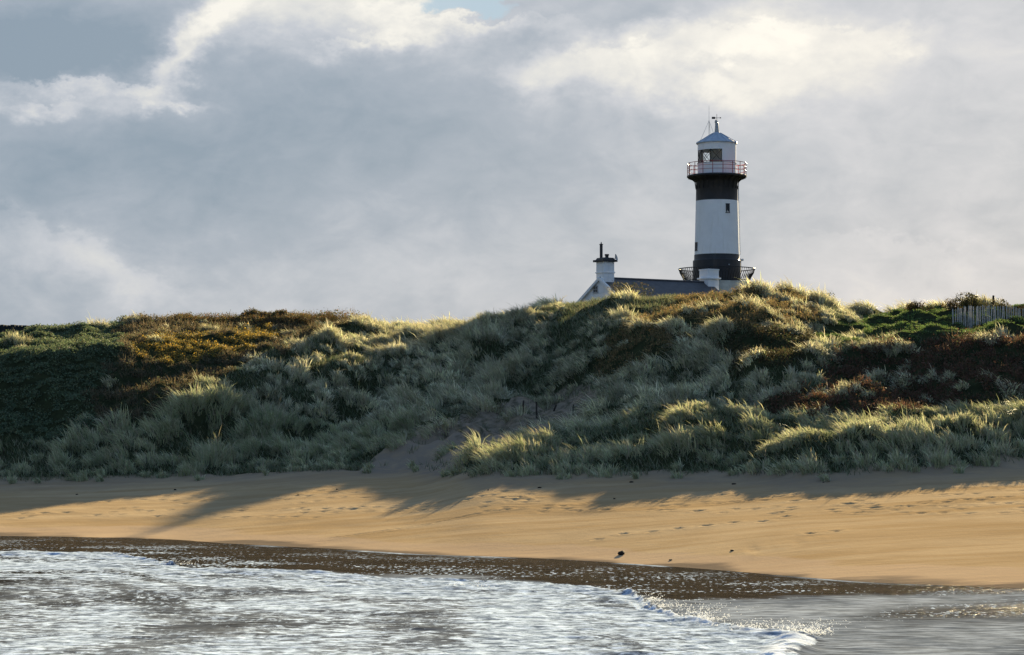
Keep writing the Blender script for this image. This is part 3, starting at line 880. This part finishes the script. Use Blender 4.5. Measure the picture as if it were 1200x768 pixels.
b.tube([((r + .09) * math.sin(q), -(r + .09) * math.cos(q), zv) for r, zv in ((RT, zz(215)), (RT + .03, zz(236)), (RM - .03, zz(285)), (RM, zz(299)))] , .045, 8); b.build('downpipe', M_white, lh, 50)
b = MB(); b.box(((869 - 840) * LK, .2, zz(304.6)), (.42, .5, .22)); b.box(((867.6 - 840) * LK, .2, zz(311)), (.2, .35, .95)); b.build('meter_box', M_white, lh, None, .02)
# flared balcony rail round the base
b = MB(); r0, r1 = 38.2 * LK, 44.5 * LK; zlo, zhi = zz(330), zz(315.5)
nb = 78
for k in range(nb):
    q = 2 * math.pi * k / nb
    pts = [(r0, zlo), (r0 + .14 * (r1 - r0) * 2, zlo + .4), (r0 + .75 * (r1 - r0), zlo + .85), (r1, zhi)]
    b.tube([(r * math.sin(q), -r * math.cos(q), zv) for r, zv in pts], .034, 5)
ring(b, r1, zhi, .05); ring(b, r0, zlo + .04, .05)
b.build('balcony_rail', M_iron, lh, 60)
# floodlight on base
b = MB(); b.box(((852 - 840) * LK, -math.sqrt(RB ** 2 - (12 * LK) ** 2) - .05, zz(312)), (.13, .16, .12)); b.build('wall_lamp', M_grey, lh)

# ------------------------------------------------------------------ keepers' cottage
CD = 200.0; CK = CD / F
P0 = at(703.5, 326, 199.0); P1 = at(832, 330.4, 205.5)        # the ridge ends
ux_ = Vector((P1.x - P0.x, P1.y - P0.y, 0)); RLn = ux_.length; rz_h = math.atan2(ux_.y, ux_.x)
hz0 = P0.z - 4.6
cot = empty('cottage', (P0.x, P0.y, hz0), rz_h)
tag(cot, 'white gabled cottage with slate roof half hidden behind the dune', 'cottage')
HR_ = P0.z - hz0; HW = 4.2; EV = HR_ - 2.55
# gable walls + long walls: local x along the ridge, y across
b = MB(); T_ = .3
b.add([(0, -HW, -1), (0, HW, -1), (0, HW, EV), (0, 0, HR_ - .1), (0, -HW, EV), (RLn, -HW, -1), (RLn, HW, -1), (RLn, HW, EV), (RLn, 0, HR_ - .1), (RLn, -HW, EV)],
      [(4, 3, 2, 1, 0), (5, 6, 7, 8, 9), (0, 5, 9, 4), (1, 2, 7, 6), (0, 1, 6, 5)])
cw = b.build('wall', M_white, cot)
b = MB()
for s in (-1, 1):
    e = HW + .25; ze_ = HR_ - 2.55 * e / HW
    vs = [(-.02, 0, HR_), (RLn + .02, 0, HR_), (RLn + .02, s * e, ze_), (-.02, s * e, ze_)]
    vs2 = [(a, b_, c - .16) for a, b_, c in vs]
    b.add(vs + vs2, [(0, 1, 2, 3), (7, 6, 5, 4), (0, 4, 5, 1), (1, 5, 6, 2), (2, 6, 7, 3), (3, 7, 4, 0)])
b.tube([(-.03, 0, HR_ + .03), (RLn + .03, 0, HR_ + .03)], .09, 8)
roof = b.build('roof', M_slate, cot)
b = MB()                                      # white gable coping
for s in (-1, 1):
    vs = [(-.22, 0, HR_ + .06), (-.026, 0, HR_ + .06), (-.026, s * (HW + .27), EV - .06), (-.22, s * (HW + .27), EV - .06)]
    vs2 = [(a, b_, c - .26) for a, b_, c in vs]
    b.add(vs + vs2, [(0, 1, 2, 3), (7, 6, 5, 4), (0, 4, 5, 1), (1, 5, 6, 2), (2, 6, 7, 3), (3, 7, 4, 0)])
b.build('coping', M_white, cot)
# the big chimney on the near gable
ch_x, cw_, cl_ = .52, 1.18, 1.08
ztop = (CH + (HY - 308) * CK) - hz0
b = MB(); b.box((ch_x, 0, (HR_ - 1.3 + ztop) / 2), (cl_, cw_, ztop - HR_ + 1.3)); b.box((ch_x, 0, ztop - .92), (cl_ + .12, cw_ + .12, .12))
chm = b.build('chimney', M_white, cot, None, .02)
b = MB(); b.box((ch_x, 0, ztop + .09), (cl_ + .42, cw_ + .42, .18)); b.box((ch_x, 0, ztop + .27), (cl_ + .1, cw_ + .1, .18), 0, .85); b.build('cap', M_black, chm, None, .02)
b = MB(); b.tube([(ch_x - .25, .25, ztop + .3), (ch_x - .25, .25, ztop + 1.5)], .13, 12); b.tube([(ch_x - .25, .25, ztop + 1.5), (ch_x - .25, .25, ztop + 1.56)], .17, 12); b.tube([(ch_x - .25, .25, ztop + 1.56), (ch_x - .25, .25, ztop + 1.75)], [.07, .02], 8); b.build('flue', M_black, chm, 50)
b = MB(); b.tube([(ch_x + .1, -.1, ztop + .3), (ch_x + .1, -.1, ztop + .55), (ch_x + .1, -.1, ztop + .56), (ch_x + .1, -.1, ztop + .68)], [.15, .15, .2, .19], 12); b.build('chimney_pot', M_black, chm, 50)
b = MB(); q_ = 12
dc = Vector((ch_x + .55, -.78, ztop + .36))
axis = Vector((.55, -.75, .25)).normalized(); aa = axis.orthogonal().normalized(); bb = axis.cross(aa)
vs = [dc - axis * .07] + [dc + (aa * math.cos(2 * math.pi * k / q_) + bb * math.sin(2 * math.pi * k / q_)) * .17 for k in range(q_)] + [dc + axis * .02 + (aa * math.cos(2 * math.pi * k / q_) + bb * math.sin(2 * math.pi * k / q_)) * .31 + axis * .05 for k in range(q_)]
b.add(vs, [(0, 1 + k, 1 + (k + 1) % q_) for k in range(q_)] + [(1 + k, 1 + q_ + k, 1 + q_ + (k + 1) % q_, 1 + (k + 1) % q_) for k in range(q_)])
b.tube([dc - axis * .05, dc - axis * .2 + Vector((0, 0, -.45))], .03, 6)
b.build('satellite_dish', M_grey, chm, 60)
# gable window and the dark porch arch
def gwin(y0, z0, w, h, nm='window'):
    fr = MB()
    for dy, dz, ww, hh in ((0, h / 2, w + .1, .07), (0, -h / 2, w + .16, .08), (-w / 2, 0, .06, h), (w / 2, 0, .06, h), (0, 0, w, .035), (0, 0, .035, h)):
        fr.box((-.03, y0 + dy, z0 + dz), (.12, ww, hh))
    f = fr.build(nm, M_grey, cot)
    p = MB(); p.box((-.012, y0, z0), (.05, w - .02, h - .02)); p.build('pane', M_dark, f)
gwin(-.35 + 1.0, HR_ - .95, .62, .55)
# far chimney: white stack in front of the tower
zt2 = at(830, 316, 205.5).z - hz0
b = MB(); b.box((RLn - .1, 0, (zt2 + HR_ - 1.4) / 2), (1.2, 1.3, zt2 - HR_ + 1.4)); b.box((RLn - .1, 0, zt2 - .82), (1.5, 1.6, .14)); b.box((RLn - .1, 0, zt2 - .04), (1.28, 1.38, .1))
c2 = b.build('chimney', M_white, cot, None, .02)

# ------------------------------------------------------------------ far left: stone wall and pale shed roof
def gz(px, d): return float(height((px - 600) / F * d, d))
A, B = at(-160, 379, 225), at(128, 383.5, 222)
w = B - A; L_ = w.length; ang = math.atan2(w.y, w.x)
wl = empty('stone_wall', (A.x, A.y, A.z), ang)
tag(wl, 'long dark dry stone wall on the skyline at the left', 'wall')
b = MB(); n_ = 90; vs, fs = [], []
for i in range(n_ + 1):
    t = i / n_; zt_ = (B.z - A.z) * t + random.uniform(-.05, .05)
    for (yy, zv) in ((-.35, -3), (-.24, zt_ - .12), (.24, zt_ - .12), (.35, -3)): vs.append((L_ * t, yy + random.uniform(-.04, .04), zv))
for i in range(n_):
    for k in range(3): fs.append((i * 4 + k, (i + 1) * 4 + k, (i + 1) * 4 + k + 1, i * 4 + k + 1))
fs += [(3, 2, 1, 0), tuple(n_ * 4 + k for k in range(4))]
b.add(vs, fs); b.build('wall', M_wall, wl)
b = MB(); x_ = 0
while x_ < L_ - .3:
    s_ = random.uniform(.25, .5); b.box((x_ + s_ / 2, random.uniform(-.04, .04), (B.z - A.z) * x_ / L_ - .05 + random.uniform(-.03, .03)), (s_ - .03, .55, random.uniform(.14, .2)), random.uniform(-.06, .06), .9); x_ += s_
b.build('coping', M_wall, wl)
S0 = at(92, 383.5, 250); S1 = at(156, 374.5, 246)
sh = empty('shed', (S0.x, S0.y, S0.z - 3), 0)
tag(sh, 'low pale sheet-roofed shed showing behind the left hill', 'shed')
b = MB(); dz = S1.z - S0.z; wx = S1.x - S0.x
vs = [(0, 0, 3), (wx, -4, 3 + dz), (wx, 5, 3 + dz), (0, 9, 3)]
vs2 = [(a, c, e - .12) for a, c, e in vs]
b.add(vs + vs2, [(0, 1, 2, 3), (7, 6, 5, 4), (0, 4, 5, 1), (1, 5, 6, 2), (2, 6, 7, 3), (3, 7, 4, 0)]); b.build('roof', M_sheet, sh)
b = MB(); b.add([(.2, .3, -2), (wx - .2, -3.6, -2), (wx - .2, 4.6, -2), (.2, 8.6, -2), (.2, .3, 2.9), (wx - .2, -3.6, 2.85 + dz), (wx - .2, 4.6, 2.85 + dz), (.2, 8.6, 2.9)],
               [(0, 1, 5, 4), (1, 2, 6, 5), (2, 3, 7, 6), (3, 0, 4, 7), (4, 5, 6, 7)]); b.build('wall', M_white, sh)

# ------------------------------------------------------------------ paling fence at the right
fn0 = at(1117, 380, 150)
fx0 = (1117 - 600) / F * 150; fx1 = (1222 - 600) / F * 150
pf = empty('paling_fence', (fx0, 150, gz(1117, 150)))
tag(pf, 'weathered wooden paling fence on the grassy right-hand crest', 'fence')
nP = 40; zref = gz(1117, 150)
def fy(t): return 150 + 1.2 * math.sin(t * 2.2)
for k in range(nP):
    t = k / (nP - 1); X = fx0 + (fx1 - fx0) * t + random.uniform(-.02, .02); Y = fy(t); g = float(height(X, Y))
    top = CH + (HY - (361.5 - 4.5 * math.sin(math.pi * min(1, t * 1.1)) + random.uniform(-1.2, 1.2))) / F * 150
    b = MB(); lx, ly, lz0, lz1 = X - fx0, Y - 150, g - zref - .15, top - zref
    ti = random.gauss(0, .03); w_ = random.uniform(.055, .085)
    vs = []
    for zv, wsc, off in ((lz0, 1, 0), (lz1 - .06, 1, ti), (lz1, .35, ti)):
        for sx_, sy_ in ((-1, -1), (1, -1), (1, 1), (-1, 1)): vs.append((lx + off + sx_ * w_ / 2 * wsc, ly + sy_ * .014, zv))
    fs = [(3, 2, 1, 0), (8, 9, 10, 11)]
    for l in (0, 1):
        for q in range(4): fs.append((l * 4 + q, l * 4 + (q + 1) % 4, l * 4 + 4 + (q + 1) % 4, l * 4 + 4 + q))
    b.add(vs, fs); b.build('paling', M_wood, pf)
for f_ in (.3, .78):
    b = MB(); pts = []
    for k in range(12):
        t = k / 11; X = fx0 + (fx1 - fx0) * t; Y = fy(t) + .03; g = float(height(X, Y))
        top = CH + (HY - (361.5 - 4.5 * math.sin(math.pi * min(1, t * 1.1)))) / F * 150
        pts.append((X - fx0, Y - 150, g + (top - g) * f_ - zref))
    b.tube(pts, .018, 5); b.build('wire', M_iron, pf)


def post(px, p_top, d, r, mat, label, group=None, tilt=0.0, name='wooden_post', low=.25):
    X = (px - 600) / F * d; g = float(height(X, d)); top = CH + (HY - p_top) / F * d
    e = empty(name, (X, d, g)); e.rotation_euler = (0, tilt, 0)
    h = max(.25, top - g)
    b = MB(); b.tube([(0, 0, -low), (0, 0, h * .5), (.01, 0, h)], [r * 1.1, r, r * .92], 9); b.build('shaft', mat, e, 50)
    b = MB(); b.tube([(.01, 0, h + .002), (.01, 0, h + .03), (.01, 0, h + .045)], [r * .95, r * .8, r * .3], 9); b.build('top', mat, e, 50)
    return tag(e, label, 'post', group)


post(1164, 347, 160, .08, M_postwood, 'single dark post rising behind the paling fence and shrubs')
def slope_depth(px, py):
    ds = np.linspace(112, 165, 900); zs = height((px - 600) / F * ds, ds); ray = CH + (HY - py) / F * ds
    return float(ds[np.argmax(zs >= ray)])
for (px, p0, p1, lab, ti) in ((613, 470, 485, 'dark stub post farthest left in the sandy gully', .02), (629, 472, 490, 'dark stub post second from the left in the sandy gully', -.03),
                              (649, 474.5, 482, 'short broken leaning post in the middle of the sandy gully', .35), (672, 475, 486, 'dark stub post farthest right in the sandy gully', 0)):
    d = slope_depth(px, p1)
    X = (px - 600) / F * d
    post(px, p0, d, .055, M_postwood, lab, 'old posts in the sandy gully', ti)

# ------------------------------------------------------------------ wind-bent shrubs on the skyline
m_shrub = leaf_mat('shrub_leaves', .22, .75, .06)
def shrub(name, px, p_base, p_top, d, wpx, label, cols, lean=.5, nl=1500, cat='shrub'):
    X = (px - 600) / F * d; g = float(height(X, d)); ht = CH + (HY - p_top) / F * d - g; wd_ = wpx / F * d / 2
    e = empty(name, (X, d, g)); tag(e, label, cat, 'shrubs on the skyline')
    b = MB(); tips = []
    for k in range(7):
        q = random.uniform(0, 6.28); ex = math.cos(q) * wd_ * random.uniform(.2, .7) - lean * ht * .5; ey_ = math.sin(q) * wd_ * .6
        hh = ht * random.uniform(.55, .85)
        b.tube([(random.uniform(-.1, .1), random.uniform(-.1, .1), -.15), (ex * .35, ey_ * .35, hh * .45), (ex, ey_, hh)], [.05, .035, .012], 6)
        tips.append((ex, ey_, hh))
    b.build('trunk', M_postwood, e, 60)
    n = nl
    u = rng.normal(size=(n, 3)); u /= np.linalg.norm(u, axis=1)[:, None]; u[:, 2] = np.abs(u[:, 2])
    rr = rng.random(n) ** .4
    lob = 1 + .28 * np.sin(np.arctan2(u[:, 1], u[:, 0]) * 3 + px) + .18 * np.sin(u[:, 2] * 7 + px)
    hz = u[:, 2] * ht * rr * np.clip(lob, .7, 1.1)
    P = np.stack([u[:, 0] * wd_ * rr * lob - lean * (hz - .3 * ht) * .6, u[:, 1] * wd_ * .8 * rr * lob, hz + .05], 1)
    P[:, 2] = np.minimum(P[:, 2], ht * (1.02 - .15 * rng.random(n)))
    s = .055 * rng.uniform(.6, 1.6, n)
    a = rng.normal(size=(n, 3)) + np.array([-1.2 * lean, 0, .3]); a /= np.linalg.norm(a, axis=1)[:, None]
    bvec = np.cross(a, rng.normal(size=(n, 3))); bvec /= np.linalg.norm(bvec, axis=1)[:, None] + 1e-9
    V = np.stack([P - a * (s * 1.1)[:, None], P + bvec * (s * .45)[:, None], P + a * (s * 1.1)[:, None], P - bvec * (s * .45)[:, None]], 1).reshape(-1, 3)
    Q = np.arange(n)[:, None] * 4 + np.array([[0, 1, 2, 3]])
    # wispy twigs streaming with the wind
    m = nl // 12
    tb = P[rng.integers(0, n, m)]
    th = rng.normal(math.pi, .6, m)
    tw = blades(tb, np.cos(th), np.sin(th) * .5, rng.uniform(.2, .5, m), rng.uniform(.4, .9, m), np.full(m, lean), np.full(m, .012), pick([cols[-1]], m), pick([cols[-1]], m), 2)
    V, Q, T, Cc = join([(V, Q, None, np.repeat(pick(cols, n), 4, 0)), tw])
    o = np_mesh('crown', V, quads=Q, tris=T, mat=m_shrub, col=Cc); o.parent = e
    return e
GC = [(.06, .065, .03), (.045, .055, .025), (.085, .08, .04), (.13, .11, .06)]
BC = [(.08, .055, .03), (.05, .045, .025), (.12, .085, .045), (.06, .06, .03)]
shrub('shrub', 1137, 365, 343.5, 157, 40, 'largest wind-bent shrub standing behind the paling fence', GC, .45, 2600)
shrub('shrub', 1116, 365, 350, 157, 22, 'small pale wispy shrub against the left end of the paling fence', [(.16, .13, .08), (.11, .09, .05), (.2, .16, .1)], .4, 700)
shrub('shrub', 1174, 368, 350, 158, 34, 'rounded shrub beside the single dark post behind the fence', GC, .3, 1800)
shrub('shrub', 1200, 372, 358, 157, 26, 'low shrub at the right edge beyond the fence', BC, .3, 1000)
shrub('shrub', 1071, 366, 353.5, 160, 22, 'small brown bush on the skyline left of the green mound', BC, -.5, 900)
shrub('shrub', 1092, 364, 357.5, 160, 12, 'tiny dark bush on top of the green mound', GC, .5, 350)
shrub('shrub', 737, 352, 330.5, 166, 66, 'wide dark shrub hiding the foot of the cottage gable', GC, .2, 3200)
shrub('shrub', 962, 366, 342, 168, 46, 'dark green bush on the slope right of the lighthouse', [(.035, .05, .02), (.05, .065, .025), (.03, .04, .018)], .1, 2200)

# hedge on the left skyline
hx0, hx1 = 205, 428
cx, cy, cz, rd, hh = [], [], [], [], []
for k in range(150):
    px = hx0 + (hx1 - hx0) * (k + random.random()) / 150
    d = 175 + random.uniform(-1.5, 2.5); X = (px - 600) / F * d
    cx.append(X); cy.append(d); cz.append(float(height(X, d))); rd.append(random.uniform(.4, .75))
    tp = np.interp(px, [205, 250, 300, 345, 380, 410, 428], [371, 366, 369, 367, 364, 362.5, 370])
    hh.append(max(.3, (CH + (HY - tp) / F * d - cz[-1]) * random.uniform(.8, 1.05)))
parts = leaves(np.array(cx), np.array(cy), np.array(cz), np.array(rd), np.array(hh), 110, .075, [(.05, .04, .02), (.035, .04, .018), (.075, .05, .025), (.05, .055, .02), (.1, .06, .025)], 7, (.09, .065, .04))
V, Q, T, Cc = join(parts)
o = np_mesh('hedge', V, quads=Q, tris=T, mat=m_leaf, col=Cc)
tag(o, 'ragged brown hedge along the skyline of the left hill', 'hedge')

# ------------------------------------------------------------------ things lying on the sand
m_stone = simple('dark_stone_wet', (.035, .03, .028), .9, .4, 8, .4, .03)
def stone(name, px, py, r, label, cat, group=None, flat=.55):
    X, Y = sand_at(px, py); b = bmesh.new()
    bmesh.ops.create_icosphere(b, subdivisions=2, radius=r)
    k = random.uniform(0, 100)
    for v in b.verts:
        f_ = 1 + .3 * math.sin(v.co.x * 9 / r * .25 + k) * math.cos(v.co.y * 7 / r * .3 + k * 1.3) + random.uniform(-.08, .08)
        v.co = Vector((v.co.x * f_ * 1.3, v.co.y * f_ * .9, v.co.z * f_ * flat))
    me = bpy.data.meshes.new(name); b.to_mesh(me); b.free(); me.materials.append(m_stone)
    o = bpy.data.objects.new(name, me); C.objects.link(o); o.location = (X, Y, float(height(X, Y)) + r * flat * .55); o.rotation_euler = (0, 0, random.uniform(0, 6))
    return tag(o, label, cat, group)
stone('driftwood', 728, 650.5, .13, 'largest dark lump lying on the wet sand near the waterline', 'driftwood', None, .8)
stone('stone', 786, 657, .06, 'small dark stone on wet sand right of the biggest dark lump', 'stone')
stone('stone', 858, 646, .07, 'dark stone where the damp sand meets the golden sand', 'stone')
for (px, py) in ((205, 575), (350, 581), (395, 574), (572, 575), (632, 572), (740, 566), (965, 566), (720, 585), (90, 580), (860, 568)):
    stone('seaweed_clump', px, py, random.uniform(.035, .09), 'small dark clump of seaweed on the sand below the dunes', 'seaweed', 'seaweed clumps on the shaded sand', .5)

# ------------------------------------------------------------------ sun, sky, camera
sun = bpy.data.lights.new('sun', 'SUN'); sun.energy = 5.0; sun.angle = R(.5); sun.color = (1.0, .80, .47)
so = bpy.data.objects.new('sun', sun); C.objects.link(so)
sd = Vector((math.sin(R(SUN_AZ)) * math.cos(R(SUN_EL)), math.cos(R(SUN_AZ)) * math.cos(R(SUN_EL)), math.sin(R(SUN_EL))))
so.rotation_euler = sd.to_track_quat('Z', 'Y').to_euler()

EXPO = 2.2
W = bpy.data.worlds.new('World'); SC.world = W; W.use_nodes = True
nt = W.node_tree; nt.nodes.clear(); N = NT(nt)
wo = N.n('ShaderNodeOutputWorld'); bg = N.n('ShaderNodeBackground'); bg.inputs[1].default_value = .06
nt.links.new(bg.outputs[0], wo.inputs[0])
sky = N.n('ShaderNodeTexSky', sky_type='NISHITA'); sky.sun_disc = False; sky.sun_elevation = R(SUN_EL); sky.sun_rotation = R(SUN_AZ)
dx, dy, dz = N.xyz(N.n('ShaderNodeTexCoord').outputs['Generated'])
az = N.m('MULTIPLY', N.m('ARCTAN2', dx, dy), F / 100); el = N.m('MULTIPLY', N.m('ARCSINE', dz), F / 100)   # compass bearing and height above the horizon
cv = N.vec(az, N.m('MULTIPLY', el, 1.45), 0)
w1 = N.noise(cv, .55, 5, .55); w2 = N.noise(N.vec(N.m('ADD', az, 40), N.m('MULTIPLY', el, 1.5), 3.3), .55, 5, .55)
f1 = N.noise(cv, 2.6, 5, .6); f2 = N.noise(N.vec(N.m('ADD', az, 11), N.m('MULTIPLY', el, 1.5), 7.7), 2.6, 5, .6)
azw = N.m('ADD', az, N.m('ADD', N.m('MULTIPLY', N.m('SUBTRACT', w1, .5), 1.9), N.m('MULTIPLY', N.m('SUBTRACT', f1, .5), .8)))
elw = N.m('ADD', el, N.m('ADD', N.m('MULTIPLY', N.m('SUBTRACT', w2, .5), 1.1), N.m('MULTIPLY', N.m('SUBTRACT', f2, .5), .5)))


def cloud_bank(px, py, rx, ry, amp, rot=0.0, sharp=False):
    a, e = (px - 600) / 100, (HY - py) / 100
    ux, uy = N.m('SUBTRACT', azw, a), N.m('SUBTRACT', elw, e)
    c, s = math.cos(R(rot)), math.sin(R(rot))
    p = N.m('MULTIPLY', N.m('ADD', N.m('MULTIPLY', ux, c), N.m('MULTIPLY', uy, s)), 100 / rx)
    q = N.m('MULTIPLY', N.m('SUBTRACT', N.m('MULTIPLY', uy, c), N.m('MULTIPLY', ux, s)), 100 / ry)
    r2 = N.m('ADD', N.m('MULTIPLY', p, p), N.m('MULTIPLY', q, q))
    if sharp: return N.m('MULTIPLY', N.rng(r2, .5, 1.4, 1, 0), amp)
    return N.m('MULTIPLY', N.m('EXPONENT', N.m('MULTIPLY', r2, -1)), amp)


BANKS = [(240, 45, 130, 26, .50, 40), (340, 5, 90, 40, .38, 20), (470, 8, 90, 34, .42, 5), (440, 52, 70, 16, .20, 10),
         (60, 118, 95, 15, .12, 5), (75, 147, 48, 8, .08, 5), (170, 125, 60, 12, .16, 0), (20, 140, 30, 12, .2, 0), (215, 125, 24, 6, .14, 5),
         (70, 300, 130, 34, .13, -16), (180, 330, 90, 20, .08, -10),
         (590, 26, 70, 12, .10, 5), (700, 88, 90, 38, .28, 5), (780, 70, 90, 45, .22, 0), (905, 62, 95, 42, .36, 0), (860, 112, 110, 24, .22, 0), (1020, 66, 30, 14, .2, 0), (620, 100, 50, 20, .15, 0),
         (850, 91, 55, 11, -.26, 0), (640, 60, 40, 14, -.14, 0), (730, 30, 90, 16, -.14, 0),
         (60, 60, 150, 48, -.30, 0), (330, 150, 260, 80, -.18, 0), (90, 225, 200, 55, -.16, 0), (560, 190, 120, 60, -.06, 0),
         (440, 335, 230, 46, .12, 0), (1060, 305, 85, 22, .07, -8), (1080, 345, 200, 26, .12, 0), (1050, 60, 260, 110, .10, 0), (980, 230, 240, 70, .02, 0)]
f3 = N.noise(cv, 5.5, 6, .62)


def cloud_edge(px, py, rx, slope, fade, amp):
    """a bank with a crisp, ragged lit top edge that fades downwards"""
    a, e = (px - 600) / 100, (HY - py) / 100
    u = N.m('SUBTRACT', azw, a)
    v = N.m('SUBTRACT', N.m('ADD', N.m('MULTIPLY', u, slope), e), N.m('ADD', elw, N.m('MULTIPLY', N.m('SUBTRACT', f3, .5), .45)))
    body = N.m('MULTIPLY', N.rng(v, -.05, .07), N.m('EXPONENT', N.m('MULTIPLY', N.m('MAXIMUM', v, 0), -100 / fade)))
    g = N.m('EXPONENT', N.m('MULTIPLY', N.m('POWER', N.m('ABSOLUTE', N.m('MULTIPLY', u, 100 / rx)), 2.0), -1))
    return N.m('MULTIPLY', N.m('MULTIPLY', body, g), amp)


EDGES = [(80, 104, 110, .02, 22, .34), (70, 134, 52, .0, 14, .30), (228, 118, 26, .05, 10, .16), (50, 262, 120, -.42, 45, .085), (150, 308, 70, -.30, 25, .05),
         (565, 26, 80, -.02, 26, .34), (412, 50, 46, .10, 16, .24), (470, 4, 90, .1, 40, .14), (1040, 286, 95, .06, 40, .07), (920, 40, 110, .0, 50, .14), (720, 66, 60, .1, 40, .14)]
Lf = N.m('ADD', .30, N.m('MULTIPLY', N.rng(az, -6, 6, 0, 1, False), .10))
Lf = N.m('ADD', Lf, N.m('MULTIPLY', N.m('SUBTRACT', N.noise(cv, .9, 7, .56, .6), .5), .42))
Lf = N.m('ADD', Lf, N.m('MULTIPLY', N.m('SUBTRACT', N.noise(N.vec(az, N.m('MULTIPLY', el, 2.0), 5), 1.9, 7, .6, .5), .5), .20))
fray = N.rng(N.noise(cv, 1.25, 9, .6, .35), .34, .66, .35, 1.5)
fray2 = N.rng(N.noise(cv, .8, 8, .55, .5), .34, .66, .7, 1.25)
for bk in BANKS:
    cb = cloud_bank(*bk)
    Lf = N.m('ADD', Lf, N.m('MULTIPLY', cb, N.m('MULTIPLY', fray if bk[3] < 18 else fray2, 1.08)) if bk[4] > .1 and bk[2] < 140 else cb)
for ed in EDGES: Lf = N.m('ADD', Lf, cloud_edge(*ed))
K = 1 / (2 ** EXPO * .06)
def kc(r, g, b_):
    f = lambda c: ((c / 255 + .055) / 1.055) ** 2.4
    return (f(r), f(g), f(b_))
cl = N.ramp(N.m('MULTIPLY', Lf, 1.0, clamp=True), [(.08, kc(138, 155, 171)), (.30, kc(163, 174, 187)), (.52, kc(194, 199, 207)), (.74, kc(222, 222, 219)), (.98, kc(246, 243, 234))])
gap = cloud_bank(560, 5, 58, 15, 1.0, 0, True)
cl = N.mix(N.m('MULTIPLY', gap, .9), cl, kc(176, 199, 214))
# overhead and away from the sun the cloud deck is thicker and bluer
up = N.rng(dz, .25, .8); back = N.rng(dy, .3, -.6)
cl = N.mix(N.m('MAXIMUM', up, back), cl, kc(120, 150, 188))
cl = N.mix(N.rng(dz, -.02, -.2), cl, kc(120, 125, 130))
sc_ = N.n('ShaderNodeMix', data_type='RGBA', blend_type='MULTIPLY'); sc_.inputs[0].default_value = 1.0
N.put(sc_.inputs[6], cl); sc_.inputs[7].default_value = (K, K, K, 1)
N.put(bg.inputs[0], N.mix(.985, sky.outputs[0], sc_.outputs[2]))

cam = bpy.data.cameras.new('camera'); cam.sensor_width = 36; cam.lens = F / 1200 * 36; cam.shift_y = (HY - 384) / 1200
cam.clip_end = 12000; cam.clip_start = .5
co = bpy.data.objects.new('camera', cam); C.objects.link(co); co.location = (0, 0, CH); co.rotation_euler = (R(90), 0, 0)
SC.camera = co
SC.view_settings.view_transform = 'Standard'; SC.view_settings.look = 'None'; SC.view_settings.gamma = 1; SC.view_settings.exposure = EXPO
SC.view_settings.use_curve_mapping = False
SC.cycles.max_bounces = 6; SC.cycles.diffuse_bounces = 3; SC.cycles.transmission_bounces = 4; SC.cycles.transparent_max_bounces = 8
SC.cycles.caustics_reflective = False; SC.cycles.caustics_refractive = False
SC.cycles.use_denoising = True
try: SC.cycles.denoiser = 'OPENIMAGEDENOISE'
except Exception: pass
